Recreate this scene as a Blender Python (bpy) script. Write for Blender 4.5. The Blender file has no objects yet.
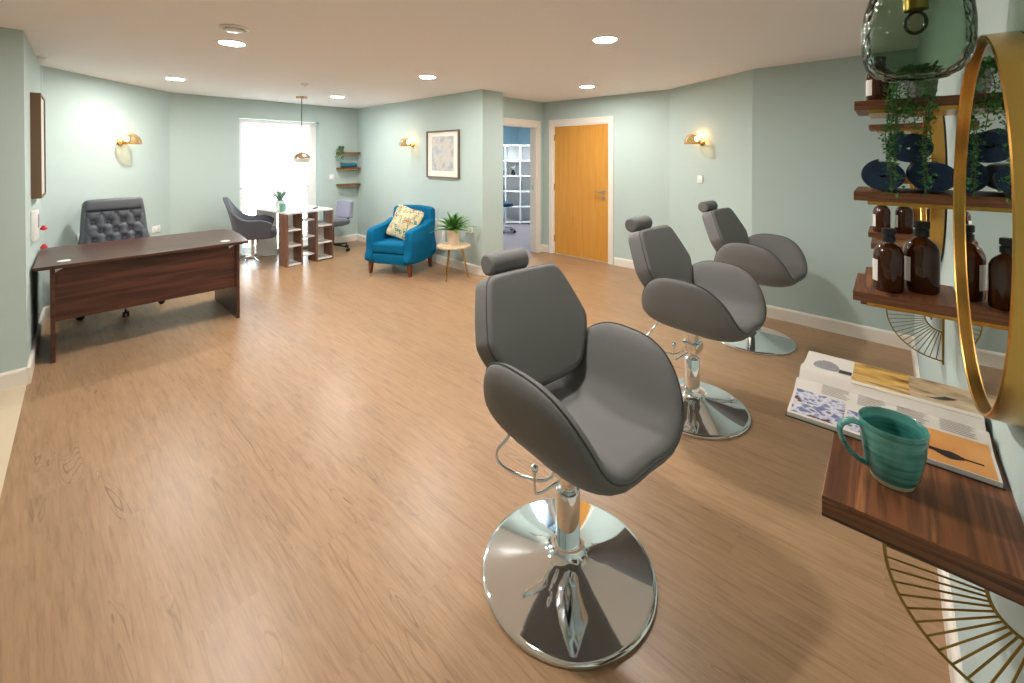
import bpy, bmesh, math, random
from mathutils import Vector, Matrix
random.seed(7)
PI = math.pi
R = math.radians
C = bpy.context.scene.collection
scene = bpy.context.scene

# ------------------------------------------------------------------ materials
def srgb(r, g, b):
    f = lambda c: (c/255/12.92) if c/255 <= .04045 else ((c/255+.055)/1.055)**2.4
    return (f(r), f(g), f(b), 1)

def new_mat(name):
    m = bpy.data.materials.new(name); m.use_nodes = True
    nt = m.node_tree
    return m, nt, nt.nodes['Principled BSDF']

def mat(name, col, rough=.5, metal=0, bump=0, bscale=200, vary=0, vscale=6, spec=.5, trans=0, ior=1.45, emit=None, estr=0, sheen=0, coat=0):
    m, nt, b = new_mat(name)
    b.inputs['Base Color'].default_value = col
    b.inputs['Roughness'].default_value = rough
    b.inputs['Metallic'].default_value = metal
    b.inputs['Specular IOR Level'].default_value = spec
    b.inputs['Transmission Weight'].default_value = trans
    b.inputs['IOR'].default_value = ior
    b.inputs['Sheen Weight'].default_value = sheen
    b.inputs['Coat Weight'].default_value = coat
    if emit:
        b.inputs['Emission Color'].default_value = emit
        b.inputs['Emission Strength'].default_value = estr
    tc = nt.nodes.new('ShaderNodeTexCoord')
    if bump:
        n = nt.nodes.new('ShaderNodeTexNoise'); n.inputs['Scale'].default_value = bscale; n.inputs['Detail'].default_value = 3
        nt.links.new(tc.outputs['Object'], n.inputs['Vector'])
        bp = nt.nodes.new('ShaderNodeBump'); bp.inputs['Strength'].default_value = bump; bp.inputs['Distance'].default_value = .002
        nt.links.new(n.outputs['Fac'], bp.inputs['Height']); nt.links.new(bp.outputs['Normal'], b.inputs['Normal'])
    if vary:
        n = nt.nodes.new('ShaderNodeTexNoise'); n.inputs['Scale'].default_value = vscale; n.inputs['Detail'].default_value = 4
        nt.links.new(tc.outputs['Object'], n.inputs['Vector'])
        mx = nt.nodes.new('ShaderNodeMix'); mx.data_type = 'RGBA'
        mx.inputs[6].default_value = tuple(c*(1-vary) for c in col[:3])+(1,)
        mx.inputs[7].default_value = tuple(min(1, c*(1+vary)) for c in col[:3])+(1,)
        nt.links.new(n.outputs['Fac'], mx.inputs[0]); nt.links.new(mx.outputs[2], b.inputs['Base Color'])
    return m

def wood(name, cols, scale=(1, 1, 1), rough=.4, nscale=4, detail=6, dist=1.2, bump=.05, edge=None):
    """grain runs along the axis whose scale is smallest; edge = other mapping used on faces looking along x"""
    m, nt, b = new_mat(name)
    tc = nt.nodes.new('ShaderNodeTexCoord')
    def chain(sc):
        mp = nt.nodes.new('ShaderNodeMapping'); mp.inputs['Scale'].default_value = sc
        n = nt.nodes.new('ShaderNodeTexNoise'); n.inputs['Scale'].default_value = nscale
        n.inputs['Detail'].default_value = detail; n.inputs['Distortion'].default_value = dist
        nt.links.new(tc.outputs['Object'], mp.inputs['Vector']); nt.links.new(mp.outputs['Vector'], n.inputs['Vector'])
        return n.outputs['Fac']
    fac = chain(scale)
    if edge:
        f2 = chain(edge)
        sx = nt.nodes.new('ShaderNodeSeparateXYZ'); nt.links.new(tc.outputs['Normal'], sx.inputs[0])
        ab = nt.nodes.new('ShaderNodeMath'); ab.operation = 'ABSOLUTE'; nt.links.new(sx.outputs[0], ab.inputs[0])
        mx = nt.nodes.new('ShaderNodeMix'); nt.links.new(ab.outputs[0], mx.inputs[0]); nt.links.new(fac, mx.inputs[2]); nt.links.new(f2, mx.inputs[3]); fac = mx.outputs[0]
    cr = nt.nodes.new('ShaderNodeValToRGB')
    el = cr.color_ramp.elements
    while len(el) < len(cols): el.new(.5)
    for e, (p, c) in zip(el, cols): e.position = p; e.color = c
    nt.links.new(fac, cr.inputs['Fac']); nt.links.new(cr.outputs['Color'], b.inputs['Base Color'])
    b.inputs['Roughness'].default_value = rough
    bp = nt.nodes.new('ShaderNodeBump'); bp.inputs['Strength'].default_value = bump; bp.inputs['Distance'].default_value = .002
    nt.links.new(fac, bp.inputs['Height']); nt.links.new(bp.outputs['Normal'], b.inputs['Normal'])
    return m

def plank_floor():
    m, nt, b = new_mat('oak_vinyl_planks')
    tc = nt.nodes.new('ShaderNodeTexCoord'); mp = nt.nodes.new('ShaderNodeMapping')
    mp.inputs['Rotation'].default_value = (0, 0, R(90))
    nt.links.new(tc.outputs['Object'], mp.inputs['Vector'])
    br = nt.nodes.new('ShaderNodeTexBrick')
    br.inputs['Scale'].default_value = 1; br.inputs['Brick Width'].default_value = 1.22; br.inputs['Row Height'].default_value = .18
    br.inputs['Mortar Size'].default_value = .0008; br.inputs['Mortar Smooth'].default_value = .1; br.inputs['Bias'].default_value = 0
    br.offset = .37; br.offset_frequency = 2
    br.inputs['Color1'].default_value = (.25, .25, .25, 1); br.inputs['Color2'].default_value = (.75, .75, .75, 1); br.inputs['Mortar'].default_value = (.1, .1, .1, 1)
    nt.links.new(mp.outputs['Vector'], br.inputs['Vector'])
    # offset the grain per plank
    add = nt.nodes.new('ShaderNodeVectorMath'); add.operation = 'MULTIPLY_ADD'
    nt.links.new(br.outputs['Color'], add.inputs[0]); add.inputs[1].default_value = (7, 13, 0)
    nt.links.new(tc.outputs['Object'], add.inputs[2])
    m2 = nt.nodes.new('ShaderNodeMapping'); m2.inputs['Scale'].default_value = (22, 1.6, 1)
    nt.links.new(add.outputs[0], m2.inputs['Vector'])
    n = nt.nodes.new('ShaderNodeTexNoise'); n.inputs['Scale'].default_value = 2.2; n.inputs['Detail'].default_value = 9; n.inputs['Roughness'].default_value = .62; n.inputs['Distortion'].default_value = .8
    nt.links.new(m2.outputs['Vector'], n.inputs['Vector'])
    m3 = nt.nodes.new('ShaderNodeMapping'); m3.inputs['Scale'].default_value = (90, 5, 1)
    nt.links.new(add.outputs[0], m3.inputs['Vector'])
    n2 = nt.nodes.new('ShaderNodeTexNoise'); n2.inputs['Scale'].default_value = 1.6; n2.inputs['Detail'].default_value = 4
    nt.links.new(m3.outputs['Vector'], n2.inputs['Vector'])
    cr = nt.nodes.new('ShaderNodeValToRGB'); e = cr.color_ramp.elements
    e.new(.5)
    e[0].position = .3; e[0].color = FLOOR[0]
    e[1].position = .47; e[1].color = FLOOR[1]
    e[2].position = .72; e[2].color = FLOOR[2]
    nt.links.new(n.outputs['Fac'], cr.inputs['Fac'])
    # fine pore streaks
    c2 = nt.nodes.new('ShaderNodeMapRange'); c2.inputs[1].default_value = .3; c2.inputs[2].default_value = .55; c2.inputs[3].default_value = .88; c2.inputs[4].default_value = 1.03
    nt.links.new(n2.outputs['Fac'], c2.inputs[0])
    mu = nt.nodes.new('ShaderNodeMix'); mu.data_type = 'RGBA'; mu.blend_type = 'MULTIPLY'; mu.inputs[0].default_value = 1
    nt.links.new(cr.outputs['Color'], mu.inputs[6]); nt.links.new(c2.outputs[0], mu.inputs[7])
    # cathedral grain: thin contour lines of a stretched noise, kept to patches
    m4 = nt.nodes.new('ShaderNodeMapping'); m4.inputs['Scale'].default_value = (7, .75, 1)
    nt.links.new(add.outputs[0], m4.inputs['Vector'])
    n3 = nt.nodes.new('ShaderNodeTexNoise'); n3.inputs['Scale'].default_value = 1.3; n3.inputs['Detail'].default_value = 2; n3.inputs['Distortion'].default_value = .6
    nt.links.new(m4.outputs['Vector'], n3.inputs['Vector'])
    k1 = nt.nodes.new('ShaderNodeMath'); k1.operation = 'MULTIPLY'; k1.inputs[1].default_value = 22; nt.links.new(n3.outputs['Fac'], k1.inputs[0])
    k2 = nt.nodes.new('ShaderNodeMath'); k2.operation = 'PINGPONG'; k2.inputs[1].default_value = .5; nt.links.new(k1.outputs[0], k2.inputs[0])
    k3 = nt.nodes.new('ShaderNodeMapRange'); k3.inputs[1].default_value = .0; k3.inputs[2].default_value = .16; k3.inputs[3].default_value = 1; k3.inputs[4].default_value = 0; nt.links.new(k2.outputs[0], k3.inputs[0])
    k4 = nt.nodes.new('ShaderNodeMapRange'); k4.inputs[1].default_value = .56; k4.inputs[2].default_value = .70; nt.links.new(n3.outputs['Fac'], k4.inputs[0])
    k5 = nt.nodes.new('ShaderNodeMath'); k5.operation = 'MULTIPLY'; nt.links.new(k3.outputs[0], k5.inputs[0]); nt.links.new(k4.outputs[0], k5.inputs[1])
    k6 = nt.nodes.new('ShaderNodeMath'); k6.operation = 'MULTIPLY_ADD'; k6.inputs[1].default_value = -.5; k6.inputs[2].default_value = 1; nt.links.new(k5.outputs[0], k6.inputs[0])
    mc = nt.nodes.new('ShaderNodeMix'); mc.data_type = 'RGBA'; mc.blend_type = 'MULTIPLY'; mc.inputs[0].default_value = 1
    nt.links.new(mu.outputs[2], mc.inputs[6]); nt.links.new(k6.outputs[0], mc.inputs[7]); mu = mc
    # plank tone
    pt = nt.nodes.new('ShaderNodeMapRange'); pt.inputs[1].default_value = .1; pt.inputs[2].default_value = .75; pt.inputs[3].default_value = .92; pt.inputs[4].default_value = 1.04
    nt.links.new(br.outputs['Color'], pt.inputs[0])
    mu2 = nt.nodes.new('ShaderNodeMix'); mu2.data_type = 'RGBA'; mu2.blend_type = 'MULTIPLY'; mu2.inputs[0].default_value = 1
    nt.links.new(mu.outputs[2], mu2.inputs[6]); nt.links.new(pt.outputs[0], mu2.inputs[7])
    nt.links.new(mu2.outputs[2], b.inputs['Base Color'])
    rr = nt.nodes.new('ShaderNodeMapRange'); rr.inputs[3].default_value = .28; rr.inputs[4].default_value = .42
    nt.links.new(n2.outputs['Fac'], rr.inputs[0]); nt.links.new(rr.outputs[0], b.inputs['Roughness'])
    bp = nt.nodes.new('ShaderNodeBump'); bp.inputs['Strength'].default_value = .12; bp.inputs['Distance'].default_value = .001
    nt.links.new(n2.outputs['Fac'], bp.inputs['Height']); nt.links.new(bp.outputs['Normal'], b.inputs['Normal'])
    return m

FLOOR = [srgb(145, 113, 83), srgb(161, 128, 96), srgb(172, 139, 106)]
M = {}
M['floor'] = plank_floor()
M['floor_beige'] = mat('beige_vinyl', srgb(214, 198, 170), .5, bump=.05, vary=.03)
M['wall'] = mat('sage_paint', srgb(186, 204, 201), .85, bump=.04, bscale=350, spec=.25)
M['wall_blue'] = mat('blue_paint', srgb(176, 206, 216), .85, bump=.04, bscale=350)
M['ceiling'] = mat('ceiling_paint', srgb(246, 242, 241), .9, bump=.03, bscale=300, spec=.2)
M['white'] = mat('white_gloss_paint', srgb(236, 230, 220), .4, bump=.02)
M['white_plastic'] = mat('white_plastic', srgb(238, 238, 236), .35)
M['oak'] = wood('oak_veneer', [(.25, srgb(196, 136, 52)), (.5, srgb(208, 148, 62)), (.8, srgb(216, 158, 74))], (22, 22, 1.0), .38, 1.5, 6, .6, .02)
M['walnut'] = wood('walnut_grain', [(.3, srgb(58, 32, 20)), (.42, srgb(104, 62, 38)), (.52, srgb(132, 82, 50)), (.6, srgb(92, 54, 34)), (.68, srgb(168, 112, 70)), (.78, srgb(112, 68, 42))], (.7, 17, 17), .42, 2.2, 4, .4, .03, edge=(17, .8, 40))
M['walnut_light'] = wood('walnut_board', [(.3, srgb(98, 66, 50)), (.5, srgb(132, 94, 72)), (.75, srgb(154, 114, 88))], (9, 9, 1), .5, 3, 5, .8, .04)
M['desk'] = wood('dark_walnut', [(.3, srgb(50, 28, 22)), (.5, srgb(74, 43, 34)), (.75, srgb(92, 55, 42))], (1, 12, 12), .33, 2, 5, .7, .03)
M['chrome'] = mat('chrome', (.84, .89, .93, 1), .05, 1)
M['steel'] = mat('brushed_steel', (.62, .62, .6, 1), .28, 1)
M['brass'] = mat('brushed_brass', srgb(206, 160, 84), .27, 1, bump=.03, bscale=400)
M['brass_dull'] = mat('antique_brass', srgb(150, 124, 62), .4, 1)
M['copper'] = mat('copper', srgb(214, 170, 142), .25, 1)
M['leather'] = mat('grey_upholstery', srgb(112, 113, 112), .62, bump=.14, bscale=420, vary=.05, vscale=9, spec=.35)
M['leather_dark'] = mat('dark_piping', srgb(66, 67, 67), .6)
M['black'] = mat('black_plastic', srgb(22, 23, 25), .45)
M['charcoal'] = mat('charcoal_leather', srgb(90, 94, 102), .5, bump=.08, bscale=260, spec=.45)
M['charcoal_fabric'] = mat('charcoal_fabric', srgb(84, 88, 98), .85, bump=.2, bscale=500, sheen=.2)
M['lilac'] = mat('lilac_grey_fabric', srgb(138, 138, 160), .85, bump=.2, bscale=500, sheen=.2)
M['teal'] = mat('teal_velvet', srgb(0, 106, 150), .85, bump=.12, bscale=300, vary=.1, spec=.25)
M['teal_towel'] = mat('teal_towel', srgb(18, 104, 128), .95, bump=.6, bscale=350, sheen=.4)
M['navy'] = mat('navy_towel', srgb(20, 46, 72), .95, bump=.9, bscale=300, vary=.25, vscale=60, sheen=.3)
M['beech'] = wood('red_beech_leg', [(.3, srgb(96, 44, 22)), (.7, srgb(146, 76, 42))], (8, 8, 1), .4, 3)
M['pale_wood'] = wood('pale_ash', [(.3, srgb(206, 178, 140)), (.7, srgb(232, 208, 172))], (1, 9, 9), .45, 3)
M['pot'] = mat('blush_pot', srgb(232, 212, 196), .6)
M['pot_white'] = mat('white_ceramic', srgb(235, 238, 236), .35)
M['pot_grey'] = mat('grey_ceramic', srgb(120, 122, 118), .6, bump=.1, bscale=80)
M['leaf'] = mat('leaf_green', srgb(72, 124, 54), .5, vary=.3, vscale=20)
M['leaf_dark'] = mat('trailing_leaf', srgb(62, 122, 60), .5, vary=.3, vscale=60)
M['leaf_blue'] = mat('succulent_leaf', srgb(122, 160, 146), .55, vary=.15, vscale=20)
M['stem'] = mat('stem', srgb(84, 92, 50), .7)
M['soil'] = mat('soil', srgb(48, 36, 28), .95, bump=.6, bscale=90)
M['amber'] = mat('amber_glass', srgb(72, 33, 10), .05, 0, trans=.4, ior=1.5, spec=.6)
M['label'] = mat('paper_label', srgb(224, 222, 214), .6)
M['paper'] = mat('magazine_paper', srgb(226, 220, 214), .4, spec=.4)
M['glass'] = mat('clear_glass', (.96, .98, .97, 1), .02, trans=1, ior=1.45)
M['smoke_glass'] = None
M['mirror'] = mat('mirror_glass', (.86, .9, .89, 1), .01, 1)
M['mug'] = None
M['red'] = mat('red_plastic', srgb(206, 36, 52), .4)
M['tray'] = mat('phone_black', srgb(40, 42, 46), .3)
M['flower'] = mat('white_petals', srgb(240, 240, 234), .7)
M['bulb_warm'] = mat('warm_bulb', (1, .8, .5, 1), .4, emit=(1, .66, .38, 1), estr=80)
M['lamp_disc'] = mat('downlight_diffuser', (1, 1, 1, 1), .4, emit=(1, .94, .87, 1), estr=400)
M['fill_cool'] = mat('added_fill_glow', (1, 1, 1, 1), .4, emit=(.84, .91, 1, 1), estr=70)  # glow of the unseen lamp added in the blue room

def thin_glass(name, col, rough=.03, bump=0, bscale=60, ior=1.5):
    """pane glass: mostly see-through with fresnel reflection"""
    m = bpy.data.materials.new(name); m.use_nodes = True; nt = m.node_tree
    nt.nodes.clear()
    out = nt.nodes.new('ShaderNodeOutputMaterial'); mx = nt.nodes.new('ShaderNodeMixShader')
    tr = nt.nodes.new('ShaderNodeBsdfTransparent'); tr.inputs[0].default_value = col
    gl = nt.nodes.new('ShaderNodeBsdfGlossy'); gl.inputs['Roughness'].default_value = rough
    fr = nt.nodes.new('ShaderNodeFresnel'); fr.inputs[0].default_value = ior
    nt.links.new(fr.outputs[0], mx.inputs[0]); nt.links.new(tr.outputs[0], mx.inputs[1]); nt.links.new(gl.outputs[0], mx.inputs[2])
    nt.links.new(mx.outputs[0], out.inputs[0])
    if bump:
        n = nt.nodes.new('ShaderNodeTexVoronoi'); n.inputs['Scale'].default_value = bscale
        tc = nt.nodes.new('ShaderNodeTexCoord'); nt.links.new(tc.outputs['Object'], n.inputs['Vector'])
        bp = nt.nodes.new('ShaderNodeBump'); bp.inputs['Strength'].default_value = bump; bp.inputs['Distance'].default_value = .004
        nt.links.new(n.outputs['Distance'], bp.inputs['Height'])
        nt.links.new(bp.outputs['Normal'], gl.inputs['Normal'])
    return m
M['pane'] = thin_glass('window_pane', (.97, .99, .98, 1))
M['smoke_glass'] = thin_glass('smoked_green_glass', (.72, .79, .73, 1), .1, .8, 75, 1.17)
M['shade_glass'] = thin_glass('pale_glass', (.86, .84, .80, 1), .1)
M['amber_shade'] = thin_glass('amber_ripple_glass', (.90, .80, .66, 1), .3, .5, 60, 1.25)

def blind_mat():
    m, nt, b = new_mat('roller_blind_fabric')
    b.inputs['Base Color'].default_value = srgb(248, 248, 246); b.inputs['Roughness'].default_value = .9
    tl = nt.nodes.new('ShaderNodeBsdfTranslucent'); tl.inputs[0].default_value = (.95, .96, .97, 1)
    mx = nt.nodes.new('ShaderNodeMixShader'); mx.inputs[0].default_value = .6
    out = nt.nodes['Material Output']
    nt.links.new(b.outputs[0], mx.inputs[1]); nt.links.new(tl.outputs[0], mx.inputs[2]); nt.links.new(mx.outputs[0], out.inputs[0])
    return m
M['blind'] = blind_mat()

def mug_mat():
    m, nt, b = new_mat('teal_glaze')
    tc = nt.nodes.new('ShaderNodeTexCoord'); mp = nt.nodes.new('ShaderNodeMapping'); mp.inputs['Scale'].default_value = (6, 6, 60)
    n = nt.nodes.new('ShaderNodeTexNoise'); n.inputs['Scale'].default_value = 1.5; n.inputs['Detail'].default_value = 4
    cr = nt.nodes.new('ShaderNodeValToRGB'); e = cr.color_ramp.elements
    e[0].position = .3; e[0].color = srgb(42, 112, 108); e[1].position = .72; e[1].color = srgb(100, 172, 163)
    nt.links.new(tc.outputs['Object'], mp.inputs[0]); nt.links.new(mp.outputs[0], n.inputs['Vector']); nt.links.new(n.outputs['Fac'], cr.inputs[0])
    nt.links.new(cr.outputs[0], b.inputs['Base Color']); b.inputs['Roughness'].default_value = .18; b.inputs['Coat Weight'].default_value = .4
    return m
M['mug'] = mug_mat()
M['mug_foot'] = mat('unglazed_clay', srgb(196, 190, 160), .6)

def blotch(name, cols, scale=12, rough=.6, detail=3, stretch=(1, 1, 1), const=False, voronoi=False):
    m, nt, b = new_mat(name)
    tc = nt.nodes.new('ShaderNodeTexCoord'); mp = nt.nodes.new('ShaderNodeMapping'); mp.inputs['Scale'].default_value = stretch
    n = nt.nodes.new('ShaderNodeTexVoronoi' if voronoi else 'ShaderNodeTexNoise'); n.inputs['Scale'].default_value = scale
    if not voronoi: n.inputs['Detail'].default_value = detail
    cr = nt.nodes.new('ShaderNodeValToRGB'); el = cr.color_ramp.elements
    if const: cr.color_ramp.interpolation = 'CONSTANT'
    while len(el) < len(cols): el.new(.5)
    for e, (p, c) in zip(el, cols): e.position = p; e.color = c
    nt.links.new(tc.outputs['Object'], mp.inputs[0]); nt.links.new(mp.outputs[0], n.inputs['Vector'])
    if voronoi:
        sp = nt.nodes.new('ShaderNodeSeparateColor'); nt.links.new(n.outputs['Color'], sp.inputs[0]); nt.links.new(sp.outputs[0], cr.inputs[0])
    else:
        nt.links.new(n.outputs['Fac'], cr.inputs[0])
    nt.links.new(cr.outputs[0], b.inputs['Base Color']); b.inputs['Roughness'].default_value = rough
    return m
M['leafprint'] = blotch('leaf_print_fabric', [(0, srgb(222, 206, 160)), (.44, srgb(226, 212, 176)), (.5, srgb(96, 150, 132)), (.56, srgb(232, 222, 190)), (.6, srgb(176, 104, 58)), (.64, srgb(210, 190, 130)), (.7, srgb(60, 140, 150))], 13, .85, 1.5, const=True)
M['abstract'] = blotch('abstract_silver_print', [(.3, srgb(150, 158, 166)), (.46, srgb(190, 194, 196)), (.54, srgb(210, 204, 192)), (.7, srgb(168, 174, 180))], 7, .5, 8, voronoi=False)
M['frame'] = mat('pewter_frame', srgb(112, 98, 84), .4, .3)
M['mount'] = mat('white_mount_board', srgb(240, 236, 228), .7)
M['canvas'] = mat('canvas_print', srgb(214, 212, 204), .7, vary=.2, vscale=8)
M['bronze_edge'] = mat('bronze_frame', srgb(104, 80, 58), .5)
M['photo_people'] = blotch('snowy_group_photo', [(0, srgb(60, 62, 84)), (.42, srgb(120, 128, 170)), (.5, srgb(222, 222, 230)), (.6, srgb(176, 182, 208)), (.66, srgb(46, 36, 46)), (.72, srgb(150, 60, 48))], 46, .35, 3)
M['photo_gold'] = blotch('gold_interior_photo', [(.25, srgb(92, 66, 40)), (.42, srgb(190, 148, 76)), (.55, srgb(226, 190, 110)), (.68, srgb(160, 124, 84)), (.8, srgb(70, 54, 44))], 10, .35, 3, (3, 1, 1))
M['photo_sun'] = blotch('orange_sunset_photo', [(.2, srgb(196, 122, 66)), (.5, srgb(222, 160, 92)), (.8, srgb(236, 194, 132))], 5, .35, 2)
M['photo_beige'] = blotch('beige_room_photo', [(.3, srgb(120, 98, 74)), (.5, srgb(190, 166, 132)), (.7, srgb(214, 194, 160))], 14, .35, 3, (2, 1, 1))
M['print_grey'] = mat('grey_print', srgb(150, 148, 156), .4)
M['print_dark'] = mat('dark_print', srgb(44, 38, 42), .4)
M['print_text'] = mat('pale_grey_print', srgb(158, 150, 148), .5)

# ------------------------------------------------------------------ geometry helpers
class MB:
    def __init__(s): s.bm = bmesh.new()
    def _add(s, vs, fs, mtx=None):
        bv = [s.bm.verts.new((mtx @ Vector(v)) if mtx else v) for v in vs]
        for f in fs:
            try: s.bm.faces.new([bv[i] for i in f])
            except ValueError: pass
        return s
    def box(s, x0, y0, z0, x1, y1, z1, mtx=None):
        v = [(x, y, z) for z in (z0, z1) for y in (y0, y1) for x in (x0, x1)]
        f = [(0, 2, 3, 1), (4, 5, 7, 6), (0, 1, 5, 4), (2, 6, 7, 3), (0, 4, 6, 2), (1, 3, 7, 5)]
        return s._add(v, f, mtx)
    def rbox(s, x0, y0, z0, x1, y1, z1, r=.01, seg=3, mtx=None):
        t = bmesh.new(); bmesh.ops.create_cube(t, size=1)
        for v in t.verts:
            v.co = Vector(((x0+x1)/2+v.co.x*(x1-x0), (y0+y1)/2+v.co.y*(y1-y0), (z0+z1)/2+v.co.z*(z1-z0)))
        bmesh.ops.bevel(t, geom=t.edges[:], offset=r, segments=seg, affect='EDGES', profile=.5)
        t.verts.index_update()
        return s._add([v.co[:] for v in t.verts], [[v.index for v in f.verts] for f in t.faces], mtx)
    def lathe(s, prof, n=32, mtx=None, ang=2*PI, a0=0):
        vs, fs = [], []; full = abs(ang-2*PI) < 1e-6; k = n if full else n+1
        for (r, z) in prof:
            for i in range(k):
                a = a0+ang*i/n; vs.append((r*math.cos(a), r*math.sin(a), z))
        for j in range(len(prof)-1):
            for i in range(n):
                i2 = (i+1) % k
                fs.append((j*k+i, j*k+i2, (j+1)*k+i2, (j+1)*k+i))
        if full:
            if prof[0][0] > 1e-5: fs.append(tuple(range(k))[::-1])
            if prof[-1][0] > 1e-5: fs.append(tuple((len(prof)-1)*k+i for i in range(k)))
        s._add(vs, fs, mtx); return s
    def cyl(s, p0, p1, r0, r1=None, n=20):
        p0, p1 = Vector(p0), Vector(p1); d = p1-p0
        m = Matrix.Translation(p0) @ d.to_track_quat('Z', 'Y').to_matrix().to_4x4()
        return s.lathe([(r0, 0), (r0 if r1 is None else r1, d.length)], n, m)
    def sphere(s, c, r, sx=1, sy=1, sz=1, n=20, m=12, rot=None):
        mt = Matrix.Translation(Vector(c)) @ (rot.to_4x4() if rot else Matrix.Identity(4)) @ Matrix.Diagonal((sx, sy, sz, 1))
        return s.lathe([(max(r*math.sin(PI*i/m), 1e-6), -r*math.cos(PI*i/m)) for i in range(m+1)], n, mt)
    def tube(s, path, r, n=10, closed=False, rads=None):
        P = [Vector(p) for p in path]; N = len(P); vs, fs = [], []; up = None
        for i, p in enumerate(P):
            if closed: t = (P[(i+1) % N]-P[i-1]).normalized()
            else: t = (P[min(i+1, N-1)]-P[max(i-1, 0)]).normalized()
            if up is None:
                up = Vector((0, 0, 1)) if abs(t.z) < .9 else Vector((1, 0, 0))
            a = (up - t*up.dot(t)).normalized(); b = t.cross(a); up = a
            rr = rads[i] if rads else r
            for k in range(n):
                th = 2*PI*k/n; vs.append(tuple(p+a*rr*math.cos(th)+b*rr*math.sin(th)))
        for i in range(N if closed else N-1):
            i2 = (i+1) % N
            for k in range(n):
                k2 = (k+1) % n; fs.append((i*n+k, i*n+k2, i2*n+k2, i2*n+k))
        if not closed: fs += [tuple(range(n))[::-1], tuple((N-1)*n+k for k in range(n))]
        return s._add(vs, fs)
    def prism(s, poly, z0, z1, mtx=None):
        n = len(poly)
        vs = [(x, y, z0) for x, y in poly]+[(x, y, z1) for x, y in poly]
        fs = [tuple(range(n))[::-1], tuple(range(n, 2*n))]+[(i, (i+1) % n, n+(i+1) % n, n+i) for i in range(n)]
        return s._add(vs, fs, mtx)
    def pad(s, outline, th, dome=.01, er=.02, fn=None, mtx=None, seg=5):
        """upholstered slab: outline in local XZ, thickness along Y (front -Y), rounded edge, slightly domed"""
        n = len(outline); cx = sum(p[0] for p in outline)/n; cz = sum(p[1] for p in outline)/n
        half = th/2; loops = []
        size = max(max(abs(p[0]-cx), abs(p[1]-cz)) for p in outline)
        def ring(inset, y):
            k = 1-inset/size
            return [(cx+(p[0]-cx)*k, y, cz+(p[1]-cz)*k) for p in outline]
        def dm(inset): return dome*min(1, (1-(1-inset/size)**2))
        ins = [size*.96, size*.8, size*.6, size*.4, size*.22, size*.12]
        for i in ins: loops.append(ring(i, half+dm(i)))
        for j in range(seg+1):
            a = PI/2*j/seg; i = er*(1-math.sin(a)); loops.append(ring(i, half-er+er*math.cos(a)+dm(i)))
        for j in range(seg+1):
            a = PI/2*j/seg; i = er*(1-math.cos(a)); loops.append(ring(i, -half+er-er*math.sin(a)-dm(i)))
        for i in ins[::-1]: loops.append(ring(i, -half-dm(i)))
        vs = [p for l in loops for p in l]
        if fn: vs = [fn(*p) for p in vs]
        fs = []
        for j in range(len(loops)-1):
            for k in range(n): fs.append((j*n+k, j*n+(k+1) % n, (j+1)*n+(k+1) % n, (j+1)*n+k))
        fs.append(tuple(range(n))[::-1]); fs.append(tuple((len(loops)-1)*n+k for k in range(n)))
        return s._add(vs, fs, mtx)
    def build(s, name, m, parent=None, smooth=True, ang=40, loc=None, bevel=0):
        bmesh.ops.recalc_face_normals(s.bm, faces=s.bm.faces[:])
        me = bpy.data.meshes.new(name); s.bm.to_mesh(me); s.bm.free()
        me.materials.append(m)
        o = bpy.data.objects.new(name, me); C.objects.link(o)
        if parent: o.parent = parent
        if loc: o.location = loc
        if smooth:
            me.polygons.foreach_set('use_smooth', [True]*len(me.polygons))
            try: me.set_sharp_from_angle(angle=R(ang))
            except Exception: pass
        if bevel:
            b = o.modifiers.new('bevel', 'BEVEL'); b.width = bevel; b.segments = 2; b.limit_method = 'ANGLE'; b.angle_limit = R(50)
        return o

def thing(name, label, cat, loc=(0, 0, 0), rz=0, group=None):
    o = bpy.data.objects.new(name, None); C.objects.link(o); o.empty_display_size = .1
    o.location = loc; o.rotation_euler = (0, 0, rz); o['label'] = label; o['category'] = cat
    if group: o['group'] = group
    return o
def tag(o, label, cat, group=None, kind=None):
    o['label'] = label; o['category'] = cat
    if group: o['group'] = group
    if kind: o['kind'] = kind
    return o
def struct(o):
    o['kind'] = 'structure'; return o
def dup(root, loc, rz, label, group=None):
    r = root.copy(); C.objects.link(r); r.location = loc; r.rotation_euler = (0, 0, rz); r['label'] = label
    if group: r['group'] = group
    for ch in list(root.children):
        c = ch.copy(); C.objects.link(c); c.parent = r
        for g in list(ch.children):
            d = g.copy(); C.objects.link(d); d.parent = c
    return r
def rounded_poly(w, h, r, n=6, cx=0, cy=0):
    pts = []
    for (sx, sy, a0) in ((1, 1, 0), (-1, 1, 90), (-1, -1, 180), (1, -1, 270)):
        for i in range(n+1):
            a = R(a0+90*i/n); pts.append((cx+sx*(w/2-r)+r*math.cos(a), cy+sy*(h/2-r)+r*math.sin(a)))
    return pts
def smooth_outline(pts, sub=6):
    """closed Catmull-Rom through pts"""
    n = len(pts); out = []
    for i in range(n):
        p0, p1, p2, p3 = (Vector(pts[(i+k-1) % n]) for k in range(4))
        for j in range(sub):
            t = j/sub
            out.append(tuple(.5*((2*p1)+(p2-p0)*t+(2*p0-5*p1+4*p2-p3)*t*t+(3*p1-p0-3*p2+p3)*t**3)))
    return out
def curve_path(pts, sub=6):
    P = [Vector(p) for p in pts]; P = [2*P[0]-P[1]]+P+[2*P[-1]-P[-2]]; out = []
    for i in range(1, len(P)-2):
        p0, p1, p2, p3 = P[i-1:i+3]
        for j in range(sub):
            t = j/sub; out.append(.5*((2*p1)+(p2-p0)*t+(2*p0-5*p1+4*p2-p3)*t*t+(3*p1-p0-3*p2+p3)*t**3))
    out.append(P[-2]); return out

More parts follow.
